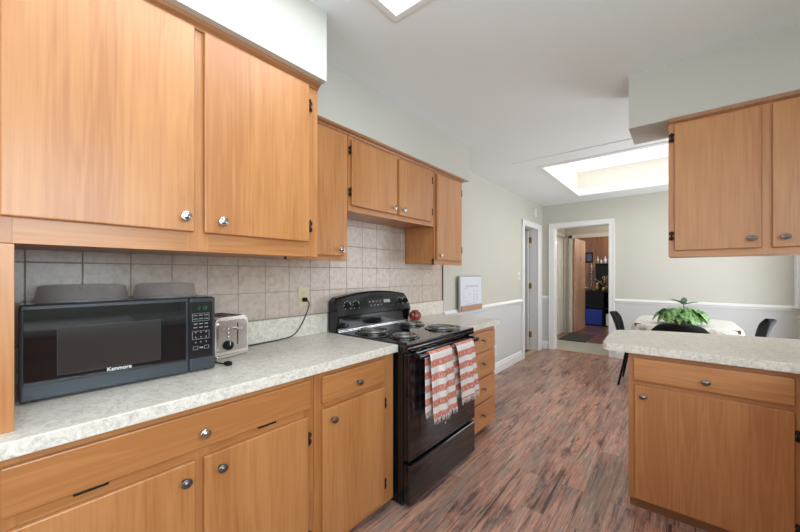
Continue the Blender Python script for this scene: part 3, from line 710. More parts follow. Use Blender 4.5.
# upper right cabinet over the peninsula
t = thing('wall_cabinet', 'reddish maple wall cabinet hanging from the right soffit above the peninsula', 'cabinet', (2.2, 2.5, 1.385))
CF = 2.354; Z0 = 1.388
part('carcass', MB().box(1.756, RX - 0.002, CF + 0.018, 2.67, Z0 + 0.004, UZ1), WOOD_Z, t)
for (a, b_) in ((1.754, 1.80), (2.08, 2.155), (2.49, 2.58), (2.80, RX - 0.002)): part('stile', MB().box(a, b_, CF, CF + 0.018, Z0, UZ1, 0.001), WOOD_Z, t)
for (a, b_) in ((Z0, 1.44), (2.08, UZ1)): part('rail', MB().box(1.757, RX - 0.002, CF + 0.0004, CF + 0.018, a, b_, 0.001), WOOD_X, t)
part('top_moulding', MB().prism([(CF + 0.02, UZ1 - 0.01), (CF - 0.004, UZ1 - 0.01), (CF - 0.012, UZ1), (CF - 0.014, ZS - 0.002), (CF + 0.02, ZS - 0.002)], 0, 1.750, RX - 0.002), WEDGE, t)
door_y(t, 1.779, 2.103, 1.421, 2.098, CF, (2.068, 1.467), 1.768, (1.50, 2.03))
door_y(t, 2.137, 2.50, 1.421, 2.098, CF, (2.175, 1.467), 2.508, (1.50, 2.03))
door_y(t, 2.53, 2.83, 1.421, 2.098, CF, (2.565, 1.467))

# ---------------------------------------------------------------- stove
Y0, Y1 = 1.402, 2.156
ST = thing('stove', 'black freestanding electric coil stove between the two left countertops', 'stove', (0.36, 1.78, FZ))
m = MB(); m.box(0.03, 0.655, Y0 + 0.004, Y1 - 0.004, 0.05, 0.895, 0.003); m.box(0.05, 0.64, Y0 + 0.02, Y1 - 0.02, FZ, 0.05)
part('body', m, BLACK, ST)
m = MB(); m.box(0.03, 0.69, Y0, Y1, 0.896, 0.921, 0.006)
m.box(0.655, 0.692, Y0 + 0.002, Y1 - 0.002, 0.876, 0.90, 0.006)
ck = part('cooktop', m, BLACKG, ST)
dr = MB(); dr.box(0.657, 0.700, Y0 + 0.006, Y1 - 0.006, 0.292, 0.868, 0.006)
dr = part('oven_door', dr, BLACKG, ST)
part('door_glass', MB().box(0.6995, 0.703, Y0 + 0.10, Y1 - 0.10, 0.40, 0.77, 0.0015), BLACKG, dr)
m = MB(); m.tube([(0.752, 1.425, 0.858), (0.752, 2.085, 0.858)], 0.013, 12)
m.box(0.695, 0.76, 1.43, 1.455, 0.845, 0.871, 0.004); m.box(0.695, 0.76, 2.06, 2.085, 0.845, 0.871, 0.004)
part('handle', m, BLACK, dr)
m = MB(); m.box(0.657, 0.700, Y0 + 0.006, Y1 - 0.006, 0.062, 0.276, 0.006); m.box(0.69, 0.706, Y0 + 0.01, Y1 - 0.01, 0.262, 0.276, 0.004)
part('drawer', m, BLACKG, ST)
part('badge', MB().lathe([(0.009, 0), (0.009, 0.002), (0, 0.003)], (0.7005, 1.765, 0.385), 0, 14), NICKEL, dr)
for (x, y, r) in ((0.235, 1.56, 0.098), (0.50, 1.56, 0.076), (0.235, 1.965, 0.076), (0.50, 1.965, 0.098)):
    x = {0.235: 0.29, 0.50: 0.545}[x]
    m = MB(); n_t = 4 if r > 0.09 else 3
    for k in range(n_t):
        rr = r * (0.30 + 0.62 * k / (n_t - 1)) 
        m.tube([(x + rr * math.cos(q), y + rr * math.sin(q), 0.934) for q in (2 * PI * i / 32 for i in range(32))], 0.0052, 6, closed=True)
    for q in (0.5, 0.5 + 2 * PI / 3, 0.5 + 4 * PI / 3): m.tube([(x, y, 0.929), (x + r * 0.95 * math.cos(q), y + r * 0.95 * math.sin(q), 0.929)], 0.003, 6)
    b_ = part('burner', m, COIL, ST)
    m = MB(); m.lathe([(r * 1.18, 0.922), (r * 1.2, 0.926), (r * 1.12, 0.927), (r * 1.02, 0.9225), (0, 0.9222)], (x, y, 0), 2, 40)
    part('drip_pan', m, simple('dulled_steel', (0.16, 0.155, 0.15), 0.2, 1.0), b_)
# backguard: recessed lower panel and arched sloping control fascia
ny = 28; m = MB()
def bgtop(u): return 1.132 + 0.040 * math.sin(PI * min(1, max(0, u))) ** 0.8 - 0.02 * (u > 0.96) * 0
bmx = bmesh.new(); prev = None; rings = []
for i in range(ny + 1):
    u = i / ny; y = Y0 + 0.004 + (Y1 - Y0 - 0.008) * u; zt = bgtop(u)
    e = min(u, 1 - u); zt -= 0.018 * max(0, 1 - e / 0.03) ** 2
    prof = [(0.030, 1.015), (0.125, 1.015), (0.130, 1.022), (0.092, zt - 0.012), (0.080, zt), (0.030, zt)]
    rings.append([bmx.verts.new((a, y, b_)) for a, b_ in prof])
for i in range(ny):
    for k in range(6): f = bmx.faces.new((rings[i][k], rings[i][(k + 1) % 6], rings[i + 1][(k + 1) % 6], rings[i + 1][k]))
bmx.faces.new(rings[0]); bmx.faces.new(rings[-1][::-1]); bmesh.ops.recalc_face_normals(bmx, faces=bmx.faces)
m._merge(bmx); m.box(0.03, 0.085, Y0 + 0.015, Y1 - 0.015, 0.915, 1.017, 0.002)
m.prism([(0.03, 0.92), (0.10, 0.92), (0.126, 1.016), (0.03, 1.016)], 1, Y0 + 0.004, Y0 + 0.016); m.prism([(0.03, 0.92), (0.10, 0.92), (0.126, 1.016), (0.03, 1.016)], 1, Y1 - 0.016, Y1 - 0.004)
bg = part('backguard', m, BLACK, ST)
part('trim_strip', MB().box(0.085, 0.108, Y0 + 0.02, Y1 - 0.02, 0.9215, 0.928, 0.002), CHROME, bg)
def fasc(y, f, off=0.0):     # point on the sloping fascia, f 0 bottom..1 top
    return Vector((0.130 - 0.036 * f + off, y, 1.022 + 0.125 * f + off * 0.3))
tilt = Matrix.Rotation(-math.atan2(0.036, 0.125), 4, 'Y')
for y in (1.497, 1.575, 2.035, 2.10):
    m = MB(); m.lathe([(0.021, 0), (0.021, 0.006), (0.015, 0.009), (0.014, 0.022), (0, 0.023)], (0, 0, 0), 0, 20); m.box(0.008, 0.028, -0.0045, 0.0045, -0.015, 0.015, 0.002)
    m.bm.transform(Matrix.Translation(fasc(y, 0.50)) @ tilt); k = part('knob', m, BLACKM, bg)
    m = MB(); m.box(0.0285, 0.0290, -0.0015, 0.0015, 0.002, 0.014)
    for q in range(7):
        a = math.radians(-130 + 260 * q / 6); m.box(0.0006, 0.0014, 0.030 * math.sin(a) - 0.003, 0.030 * math.sin(a) + 0.003, 0.030 * math.cos(a) - 0.0018, 0.030 * math.cos(a) + 0.0018)
    m.bm.transform(Matrix.Translation(fasc(y, 0.50)) @ tilt); part('dial_marks', m, WHITE, k)
m = MB(); m.box(0, 0.002, -0.145, 0.145, -0.034, 0.034, 0.0008); m.bm.transform(Matrix.Translation(fasc(1.82, 0.52)) @ tilt)
cp = part('control_panel', m, BLACKG, bg)
m = MB()
for r_ in range(2):
    for q in range(4):
        yy = -0.125 + q * 0.035 + (0.008 if r_ else 0); m.box(0.002, 0.0026, yy, yy + 0.020, 0.010 - r_ * 0.026, 0.014 - r_ * 0.026); m.box(0.002, 0.0026, yy + 0.004, yy + 0.014, 0.003 - r_ * 0.026, 0.0055 - r_ * 0.026)
m.box(0.002, 0.0026, 0.03, 0.10, -0.004, 0.020)
m.bm.transform(Matrix.Translation(fasc(1.82, 0.52)) @ tilt); part('button_marks', m, GREYP, cp)
# ---------------------------------------------------------------- towels over the oven handle
def towel(label, yc, w0, w1, zf, zb, seed, skew):
    t = thing('dish_towel', label, 'towel', (0.752, yc, 0.873))
    L1 = 0.872 - zf; L2 = 0.872 - zb; R = 0.0165; arc = PI * R; LT = L1 + arc + L2
    def pos(u, v):
        s = v * LT; wv = 0.0
        if s < L1:
            d = L1 - s; z = 0.858 - d; x = 0.752 + R; drop = d
        elif s < L1 + arc:
            a = (s - L1) / R; x = 0.752 + R * math.cos(a); z = 0.858 + R * math.sin(a); drop = 0
        else:
            d = s - L1 - arc; z = 0.858 - d; x = 0.752 - R; drop = d
        wdt = w0 + (w1 - w0) * min(1, drop / 0.35)
        y = yc + (u - 0.5) * wdt + skew * drop * (1 if s < L1 else 0.25)
        k = min(1, drop / 0.1)
        front = s < L1
        f = (0.006 * math.sin(u * 9 + seed + drop * 3) + 0.004 * math.sin(u * 17 + seed * 2)) * k
        if front: x += 0.004 * k + f + 0.004
        else: x -= max(-0.002, f * 0.4)
        return (x, y, z)
    m = MB(); m.grid(pos, 22, 70, 0.0028, uvf=lambda u, v: (u * w0, v * LT + (0.36 - (L1 / 0.074) % 1) * 0.074 + 0.074))
    part('cloth', m, TOWEL, t)
    m = MB(); rnd = random.Random(seed)
    for v, sg in ((0.0, 1), (1.0, -1)):
        for k in range(26):
            p = Vector(pos((k + 0.5) / 26, v)); m.tube([p + Vector((0, 0, 0.004)), p + Vector((rnd.uniform(-.002, .004), rnd.uniform(-.006, .006), -0.012)), p + Vector((rnd.uniform(-.002, .006), rnd.uniform(-.008, .008), -0.028))], 0.0026, 5, r2=0.0012)
    part('fringe', m, FRINGE, t)
towel('red and white striped fringed towel, the left and longer one on the oven handle', 1.612, 0.225, 0.245, 0.512, 0.545, 3, 0.13)
towel('red and white striped fringed towel, the right and shorter one on the oven handle', 1.888, 0.215, 0.235, 0.530, 0.56, 8, 0.19)
# ---------------------------------------------------------------- microwave and what stands on it
MW = thing('microwave', 'black countertop microwave oven with grey door frame under the deep cabinet', 'microwave', (0.352, 0.309, 0.914), math.radians(-2.5))
W2 = 0.2625; H0, H1 = 0.005, 0.290; D = -0.275
def lp(name, mb, mat, par): return part(name, mb, mat, par, local=True)
m = MB(); m.box(D, -0.018, -W2, W2, H0, H1, 0.006)
for x in (-0.03, D + 0.03):
    for y in (-W2 + 0.03, W2 - 0.03): m.lathe([(0.010, 0.0), (0.012, 0.006)], (x, y, 0), 2, 12)
lp('body', m, MWBLK, MW)
m = MB(); m.box(-0.018, 0.0, -W2, 0.170, H0, H1 - 0.001, 0.007, 3)
d = lp('door', m, MWGREY, MW)
m = MB(); m.box(-0.001, 0.0015, -W2 + 0.009, 0.160, 0.052, 0.277, 0.001); w_ = lp('door_glass', m, MWGLASS, d)
lp('oven_window', MB().box(0.0014, 0.0018, -0.184, 0.078, 0.073, 0.217), simple('lighter_window_mesh', (0.040, 0.036, 0.034), 0.12), w_)
m = MB()
for q in ((-0.185, -0.1835, 0.072, 0.218), (0.0775, 0.079, 0.072, 0.218)): m.box(0.0014, 0.0020, *q)
m.box(0.0014, 0.0020, -0.185, 0.079, 0.2165, 0.218); m.box(0.0014, 0.0020, -0.185, 0.079, 0.072, 0.0735)
lp('window_border', m, MWGREY, w_)
tc = bpy.data.curves.new('logo_text', 'FONT'); tc.body = 'Kenmore'; tc.size = 0.017; tc.extrude = 0.0004; tc.align_x = 'CENTER'; tc.align_y = 'CENTER'; tc.offset = 0.0004
to = bpy.data.objects.new('tmp_text', tc); COL.objects.link(to); dg = bpy.context.evaluated_depsgraph_get(); me = bpy.data.meshes.new_from_object(to.evaluated_get(dg))
bpy.data.objects.remove(to)
me.transform(Matrix.Translation((0.0022, -0.037, 0.066)) @ Matrix(((0, 0, 1, 0), (1, 0, 0, 0), (0, 1, 0, 0), (0, 0, 0, 1)))); me.materials.clear(); me.materials.append(WHITE)
lo = bpy.data.objects.new('logo', me); COL.objects.link(lo); lo.parent = d
m = MB(); m.box(-0.018, 0.0, 0.171, W2, H0, H1 - 0.001, 0.007, 3); cpn = lp('control_panel', m, MWGREY, MW)
m = MB(); m.box(-0.001, 0.0015, 0.172, W2 - 0.010, 0.055, 0.272, 0.001); kp = lp('keypad', m, MWBLK, cpn)
m = MB(); xx = 0.0016
def outline(y0, y1, z0, z1, th=0.0011):
    m.box(xx, xx + .0006, y0, y1, z0, z0 + th); m.box(xx, xx + .0006, y0, y1, z1 - th, z1); m.box(xx, xx + .0006, y0, y0 + th, z0, z1); m.box(xx, xx + .0006, y1 - th, y1, z0, z1)
outline(0.180, 0.240, 0.198, 0.228); outline(0.180, 0.240, 0.128, 0.160); outline(0.183, 0.200, 0.088, 0.101); outline(0.222, 0.239, 0.088, 0.101)
for zz in (0.219, 0.206): 
    for q in range(3): m.box(xx, xx + .0006, 0.184 + q * 0.019, 0.198 + q * 0.019, zz, zz + 0.0022)
for zz in (0.186, 0.172):
    for q in range(3): m.box(xx, xx + .0006, 0.185 + q * 0.019, 0.197 + q * 0.019, zz, zz + 0.003)
for zz in (0.152, 0.134, 0.114):
    for q in range(3): m.box(xx, xx + .0006, 0.190 + q * 0.0185, 0.1935 + q * 0.0185, zz, zz + 0.0045)
m.box(xx, xx + .0006, 0.205, 0.218, 0.092, 0.097)
lp('key_marks', m, GREYP, kp)
m = MB(); SEG = {'a': (0, .008, .0118, .013), 'b': (.0068, .008, .0065, .013), 'c': (.0068, .008, 0, .0065), 'd': (0, .008, 0, .0012), 'e': (0, .0012, 0, .0065), 'f': (0, .0012, .0065, .013), 'g': (0, .008, .006, .0072)}
for y, s_ in ((0.200, 'abged'), (0.213, 'bc'), (0.224, 'abged')):
    for ch in s_: a = SEG[ch]; m.box(xx, xx + .0006, y + a[0], y + a[1], 0.242 + a[2], 0.242 + a[3])
lp('display_digits', m, LED, kp)
def cover(label, x, y, rx, ry):
    t = thing('food_cover', label, 'food cover', (x, y, 1.2045), 0, 'food covers on the microwave')
    m = MB(); m.lathe([(1.0, 0.0), (1.01, 0.003), (1.0, 0.007), (0.965, 0.010), (0.90, 0.045), (0.87, 0.052), (0.80, 0.055), (0.0, 0.056), (0.0, 0.0545), (0.79, 0.0535), (0.86, 0.050), (0.885, 0.044), (0.95, 0.010), (0.985, 0.004), (0.985, 0.0)], (0, 0, 0), 2, 56)
    m.bm.transform(Matrix.Diagonal((rx, ry, 1, 1)))
    part('dome', m, SMOKY, t, local=True)
    m = MB()
    for k in range(30):
        a = 2 * PI * k / 30; m.lathe([(0.0, 0.0), (0.0022, 0.0003), (0.0, 0.0006)], (0, 0, 0), 2, 8, M=Matrix.Translation((0.898 * rx * math.cos(a), 0.898 * ry * math.sin(a), 0.0445)) @ Matrix.Rotation(a, 4, 'Z') @ Matrix.Rotation(1.25, 4, 'Y'))
    part('vent_holes', m, HINGE, t, local=True)
cover('smoky brown plastic food cover on the microwave, the left one', 0.19, 0.205, 0.115, 0.128)
cover('smoky brown plastic food cover on the microwave, the right one', 0.19, 0.450, 0.110, 0.112)
# ---------------------------------------------------------------- toaster
TO = thing('toaster', 'brushed steel two slot toaster with black dial beside the microwave', 'toaster', (0.2215, 0.7065, 0.914), math.radians(12))
def rbox(x0, x1, y0, y1, z0, z1, r):
    ym = (y0 + y1) / 2; pts = rounded([(y0, z0), (y1, z0), (y1, z1), (y0, z1)], [0.006, 0.006, r, r]); m = MB(); m.prism(pts, 0, x0, x1); return m
m = rbox(-0.165, -0.008, -0.084, 0.084, 0.014, 0.186, 0.034); lp('shell', m, STEEL, TO)
m = rbox(-0.010, 0.0, -0.072, 0.072, 0.030, 0.170, 0.020); fp = lp('front_plate', m, STEELD, TO)
m = MB(); m.box(-0.16, -0.004, -0.078, 0.078, 0.002, 0.016, 0.004); lp('base', m, STEEL, TO)
m = MB(); m.prism([(-0.052, 0.1863), (0.052, 0.1863), (0.046, 0.190), (-0.046, 0.190)], 0, -0.155, -0.012)
tp = lp('top_plate', m, simple('warm_black_plastic', (0.05, 0.022, 0.015), 0.25), TO)
m = MB(); m.box(-0.145, -0.025, -0.034, -0.010, 0.1895, 0.1908); m.box(-0.145, -0.025, 0.010, 0.034, 0.1895, 0.1908); lp('bread_slots', m, BLACKD, tp)
m = MB(); m.box(-0.001, 0.0008, 0.020, 0.0245, 0.055, 0.155); lp('lever_slot', m, BLACKD, fp)
m = MB(); m.box(0.0, 0.016, 0.008, 0.040, 0.126, 0.136, 0.003); lp('lever', m, STEEL, fp)
m = MB(); m.lathe([(0.021, 0), (0.020, 0.012), (0.017, 0.015), (0, 0.0155)], (0, -0.026, 0.058), 0, 24); k = lp('dial', m, BLACKM, fp)
m = MB(); m.box(0.0150, 0.0162, -0.0275, -0.0245, 0.060, 0.077); lp('pointer', m, WHITE, k)
for z in (0.096, 0.115, 0.134):
    m = MB(); m.lathe([(0.0068, 0), (0.006, 0.005), (0, 0.006)], (0, -0.026, z), 0, 16); lp('button', m, CHROME, fp)
for z in (0.096, 0.115, 0.134):
    m = MB(); m.box(0, 0.0006, -0.052, -0.038, z - 0.001, z + 0.001); lp('button_marks', m, GREYP, fp)
# cords
def bez(P, n=8):
    P = [Vector(p) for p in P]; out = []
    for i in range(len(P) - 1):
        p0 = P[max(i - 1, 0)]; p1 = P[i]; p2 = P[i + 1]; p3 = P[min(i + 2, len(P) - 1)]
        for k in range(n):
            t_ = k / n; out.append(0.5 * ((2 * p1) + (-p0 + p2) * t_ + (2 * p0 - 5 * p1 + 4 * p2 - p3) * t_ ** 2 + (-p0 + 3 * p1 - 3 * p2 + p3) * t_ ** 3))
    return out + [P[-1]]
t = thing('power_cord', 'black toaster cord running along the counter up to the ivory wall outlet', 'cord', (0.05, 1.1, 0.9185))
part('cable', MB().tube(bez([(0.06, 0.795, 0.9185), (0.06, 0.86, 0.9185), (0.05, 0.95, 0.9185), (0.045, 1.06, 0.921), (0.05, 1.13, 0.935), (0.052, 1.18, 0.985), (0.048, 1.225, 1.06), (0.045, 1.243, 1.11), (0.034, 1.232, 1.138)]), 0.0036, 8), CORDM, t)
part('plug', MB().box(0.017, 0.045, 1.211, 1.235, 1.125, 1.15, 0.005), BLACKM, t)
t = thing('power_cord', 'short black cord end with a plug lying loose in front of the toaster', 'cord', (0.33, 0.62, 0.9185))
part('cable', MB().tube(bez([(0.21, 0.600, 0.9185), (0.26, 0.608, 0.9185), (0.305, 0.612, 0.9185), (0.345, 0.622, 0.920)]), 0.0032, 8), CORDM, t)
part('plug', MB().box(0.338, 0.368, 0.614, 0.638, 0.9145, 0.930, 0.004, M=None), BLACKM, t)
# outlet
def outlet(label, mat, M_, group=None):
    t = thing('wall_outlet', label, 'outlet', M_.to_translation(), M_.to_euler().z)
    m = MB(); m.box(0, 0.006, -0.036, 0.036, -0.058, 0.058, 0.002); lp('plate', m, mat, t)
    for z in (-0.02, 0.02):
        m = MB(); m.prism(rounded([(-0.016, z - 0.014), (0.016, z - 0.014), (0.016, z + 0.014), (-0.016, z + 0.014)], [0.006] * 4), 0, 0.006, 0.0085); s_ = lp('socket', m, mat, t)
        m = MB(); m.box(0.0085, 0.009, -0.008, -0.006, z - 0.004, z + 0.006); m.box(0.0085, 0.009, 0.006, 0.008, z - 0.004, z + 0.006); m.lathe([(0.0025, 0.0085), (0, 0.009)], (0, 0, z - 0.008), 0, 8)
        lp('slots', m, HINGE, s_)
outlet('ivory double wall outlet on the tiles with the toaster plugged in', IVORY, Matrix.Translation((0.0085, 1.225, 1.158)))
outlet('white wall outlet low on the grey wall past the drawers', WPL, Matrix.Translation((0.0, 4.06, 0.33)))
t = thing('light_switch', 'small white light switch on the left wall before the side doorway', 'light switch', (0, 4.87, 1.267))
part('plate', MB().box(0, 0.006, 4.835, 4.905, 1.209, 1.325, 0.002), WPL, t); part('toggle', MB().box(0.005, 0.018, 4.865, 4.875, 1.255, 1.278, 0.002), WPL, t)
m = MB(); m.prism(rounded([(-0.055, -0.075), (0.055, -0.075), (0.055, 0.075), (-0.055, 0.075)], [0.05] * 4), 0, 0, 0.03, 0.004); m.bm.transform(Matrix.Translation((0, 5.53, 2.27)))
solo('door_chime', m, WPL, 'small white oval door chime high on the wall above the side doorway', 'door chime', (0, 5.53, 2.27))
# whiteboard
t = thing('whiteboard', 'small whiteboard with coloured writing propped on the chair rail', 'whiteboard', (0.02, 3.34, 0.925))
TL = Matrix.Translation((0.031, 3.34, 0.896)) @ Matrix.Rotation(math.radians(-1.0), 4, 'Y')
m = MB(); m.box(0, 0.016, -0.255, 0.255, 0, 0.375, 0.002, M=TL); part('frame', m, simple('grey_frame', (0.36, 0.34, 0.31), 0.5), t)
m = MB(); m.box(0.016, 0.0175, -0.235, 0.245, 0.062, 0.368, M=TL); bd = part('board', m, simple('glossy_white_board', (0.74, 0.77, 0.84), 0.15), t)
m = MB(); m.box(0.016, 0.024, -0.22, 0.245, 0.010, 0.052, 0.002, M=TL); part('wooden_ledge', m, simple('tan_wood', (0.50, 0.28, 0.15), 0.6), t)
INKR = simple('faded_red_ink', (0.50, 0.20, 0.24), 0.6); INKB = simple('faded_blue_ink', (0.28, 0.33, 0.45), 0.6)
m = MB(); rnd = random.Random(5)
for k in range(7): 
    y = -0.13 + k * 0.045; m.tube([TL @ Vector((0.0182, y, 0.255)), TL @ Vector((0.0182, y + 0.012, 0.278)), TL @ Vector((0.0182, y + 0.022, 0.256)), TL @ Vector((0.0182, y + 0.03, 0.275))], 0.0012, 4)
for k in range(5):
    y = -0.12 + k * 0.05; m.tube([TL @ Vector((0.0182, y, 0.078)), TL @ Vector((0.0182, y + 0.035, 0.082))], 0.0015, 4)
part('red_writing', m, INKR, bd)
m = MB()
for (y, z, l) in ((-0.17, 0.24, 0.12), (-0.05, 0.19, 0.03), (-0.05, 0.175, 0.05), (-0.17, 0.105, 0.14), (0.07, 0.21, 0.10), (0.07, 0.17, 0.08), (0.06, 0.12, 0.10)): m.tube([TL @ Vector((0.0182, y, z)), TL @ Vector((0.0182, y + l, z + 0.002))], 0.001, 4)
for y in (-0.17, 0.05, 0.13): m.tube([TL @ Vector((0.0182, y, 0.105)), TL @ Vector((0.0182, y + 0.003, 0.24))], 0.0008, 4)
part('blue_writing', m, INKB, bd)
# red ribbed jar behind the stove end of the short counter
t = thing('ceramic_jar', 'small red ribbed ceramic jar on the short counter beside the stove control panel', 'jar', (0.12, 2.225, 0.914))
m = MB(); b2 = bmesh.new(); seg = 48; prof = [(0.0, 0.0), (0.026, 0.0), (0.034, 0.012), (0.042, 0.035), (0.043, 0.055), (0.036, 0.078), (0.024, 0.092), (0.022, 0.096), (0.0, 0.096)]
rings = []
for r, h in prof:
    rings.append([b2.verts.new((r * (1 + 0.09 * math.cos(8 * 2 * PI * k / seg)) * math.cos(2 * PI * k / seg), r * (1 + 0.09 * math.cos(8 * 2 * PI * k / seg)) * math.sin(2 * PI * k / seg), h)) for k in range(seg)])
for i in range(len(rings) - 1):
    for k in range(seg): f = b2.faces.new((rings[i][k], rings[i][(k + 1) % seg], rings[i + 1][(k + 1) % seg], rings[i + 1][k])); f.smooth = True
bmesh.ops.remove_doubles(b2, verts=b2.verts, dist=1e-5); bmesh.ops.recalc_face_normals(b2, faces=b2.faces); m._merge(b2); m.bm.transform(Matrix.Diagonal((1.1, 1.1, 0.80, 1)))
part('body', m, REDC, t, local=True)
m = MB(); m.lathe([(0.028, 0.0765), (0.028, 0.081), (0.010, 0.084), (0, 0.085)], (0, 0, 0), 2, 20); part('lid', m, REDC, t, local=True)

# ---------------------------------------------------------------- dining end
TZ = 0.768
t = thing('dining_table', 'rectangular dining table under the floral cloth at the far end', 'table', (1.82, 4.85, FZ))
part('tabletop', MB().box(1.42, 2.24, 4.42, 5.34, TZ - 0.035, TZ - 0.002, 0.004), HFLOOR, t)
for sx in (1.48, 2.18):
    for sy in (4.48, 5.28):
        part('leg', MB().prism([(sx - 0.03, sy - 0.03), (sx + 0.03, sy - 0.03), (sx + 0.03, sy + 0.03), (sx - 0.03, sy + 0.03)], 2, FZ, TZ - 0.036, 0.003), BLACKM, t)
def clothpt(u, v):
    # radial cloth sheet: u around, v from centre out and down
    a = 2 * PI * u; ca, sa = math.cos(a), math.sin(a); n_ = 9.0
    q = (abs(ca) ** n_ + abs(sa) ** n_) ** (-1 / n_)
    hx, hy = 0.425, 0.475
    fold = 0.5 + 0.5 * math.sin(a * 18 + math.sin(a * 5))
    if v < 0.7: k = v / 0.7; return (1.83 + ca * q * hx * k, 4.88 + sa * q * hy * k, TZ)
    k = (v - 0.7) / 0.3; out = 0.006 + 0.026 * fold * k + 0.010 * k
    return (1.83 + ca * q * (hx + out), 4.88 + sa * q * (hy + out), TZ - 0.14 * k * (0.9 + 0.1 * fold) + 0.0)
m = MB(); m.grid(clothpt, 144, 22, 0.0015)
bmesh.ops.remove_doubles(m.bm, verts=m.bm.verts, dist=1e-5)
o = solo('tablecloth', m, CLOTH, 'pale floral tablecloth with brown edge motifs over the dining table', 'tablecloth', (0, 0, 0))
def chair(label, loc, rz):
    t = thing('dining_chair', label, 'chair', loc, rz)
    # faces +x in its own frame; one curved shell: seat then rising back
    prof = [(0.21, 0.445), (0.19, 0.455), (0.12, 0.442), (0.02, 0.430), (-0.08, 0.432), (-0.15, 0.450), (-0.19, 0.50), (-0.215, 0.57), (-0.24, 0.65), (-0.27, 0.735), (-0.29, 0.775), (-0.30, 0.795), (-0.305, 0.803)]
    wid = [0.17, 0.205, 0.225, 0.235, 0.235, 0.230, 0.235, 0.235, 0.225, 0.205, 0.165, 0.115, 0.04]
    def fn(u, v):
        f = v * (len(prof) - 1); i = min(int(f), len(prof) - 2); k = f - i
        x = prof[i][0] * (1 - k) + prof[i + 1][0] * k; z = prof[i][1] * (1 - k) + prof[i + 1][1] * k; w_ = wid[i] * (1 - k) + wid[i + 1] * k
        c_ = (2 * u - 1); up = c_ * c_
        b_ = min(1, max(0, (v - 0.4) / 0.35))
        return (x + 0.055 * up * b_, c_ * w_, z + 0.03 * up * (1 - b_) + 0.0)
    m = MB(); m.grid(fn, 16, 30, 0.010); lp('seat_shell', m, BLACKM, t)
    for sx in (1, -1):
        for sy in (1, -1):
            m = MB(); m.tube([(0.12 * sx - 0.0, 0.14 * sy, 0.428), (0.20 * sx, 0.20 * sy, 0.0)], 0.014, 8, r2=0.010); lp('leg', m, BLACKM, t)
    m = MB(); m.tube([(0.14, -0.155, 0.33), (0.14, 0.155, 0.33)], 0.006, 6); m.tube([(-0.14, -0.155, 0.33), (-0.14, 0.155, 0.33)], 0.006, 6); m.tube([(-0.14, 0.155, 0.33), (0.14, 0.155, 0.33)], 0.006, 6); m.tube([(-0.14, -0.155, 0.33), (0.14, -0.155, 0.33)], 0.006, 6)
    lp('brace', m, BLACKM, t)
chair('black shell dining chair left of the table, nearest the hallway doorway', (1.46, 4.74, FZ), math.radians(0))
chair('black shell dining chair backing on to the peninsula, in front of the table', (1.80, 4.22, FZ), math.radians(90))
chair('black shell dining chair on the right side of the table by the corner', (2.22, 4.92, FZ), math.radians(180))
# potted plant
PXc, PYc = 1.81, 4.56
t = thing('potted_plant', 'leafy green plant in a brown pot on the dining table', 'potted plant', (PXc, PYc, TZ))
part('pot', MB().lathe([(0.0, 0.001), (0.05, 0.001), (0.07, 0.06), (0.075, 0.085), (0.068, 0.085), (0.06, 0.07), (0, 0.07)], (PXc, PYc, TZ), 2, 24), TERRA, t)
rnd = random.Random(11)
def leaf(m, root, d, L, W_, droop, tw):
    d = Vector(d).normalized(); side = d.cross(Vector((0, 0, 1))).normalized(); upv = side.cross(d).normalized()
    side = (side * math.cos(tw) + upv * math.sin(tw)).normalized()
    def fn(u, v):
        s_ = u; w_ = W_ * math.sin(PI * min(1, s_ ** 0.75)) ** 0.8 * (1 if s_ > 0 and s_ < 1 else 0)
        p = Vector(root) + d * L * s_ + Vector((0, 0, -droop * L * s_ * s_)) + side * w_ * (v - 0.5) + Vector((0, 0, 1)) * abs(v - 0.5) * w_ * 0.35
        return p
    def fc(u, v):
        p = fn(u, v); p.z = max(p.z, TZ + 0.006); return p
    m.grid(fc, 8, 4, 0.0012)
m = MB(); stems = MB(); n_l = 34
for k in range(n_l):
    a = 2 * PI * k * 0.618; rr = 0.02 + 0.115 * math.sqrt((k + .5) / n_l); 
    sx = 1.15
    z = TZ + 0.195 - rr * 0.55 + rnd.uniform(-0.02, 0.015)
    p = Vector((PXc + rr * sx * math.cos(a), PYc + rr * math.sin(a), z))
    stems.tube([(PXc + 0.3 * (p.x - PXc) * 0.5, PYc + 0.15 * (p.y - PYc), TZ + 0.07), (PXc + 0.6 * (p.x - PXc), PYc + 0.6 * (p.y - PYc), z + 0.02), p], 0.0022, 5)
    leaf(m, p, (math.cos(a), math.sin(a), -0.30 + rnd.uniform(-.3, .2)), rnd.uniform(0.09, 0.12), rnd.uniform(0.085, 0.11), rnd.uniform(0.5, 1.1), rnd.uniform(-.3, .3))
part('foliage', m, LEAF, t); part('stems', stems, LEAF, t)
t = thing('spiky_plant', 'small dark spiky sprout rising above the leafy plant', 'plant', (PXc + 0.02, PYc + 0.05, TZ + 0.07))
m = MB()
for (a, e, L) in ((0.2, 0.35, 0.13), (2.6, 0.5, 0.16), (1.5, 1.4, 0.12), (4.2, 0.6, 0.12), (3.4, 0.9, 0.10)):
    leaf(m, (PXc + 0.02, PYc + 0.05, TZ + 0.205), (math.cos(a), math.sin(a), math.sin(e)), L, 0.055, 0.1, 0)
part('leaves', m, LEAFD, t)
part('stem', MB().tube([(PXc + 0.02, PYc + 0.05, TZ + 0.071), (PXc + 0.02, PYc + 0.05, TZ + 0.21)], 0.004, 6), LEAFD, t)
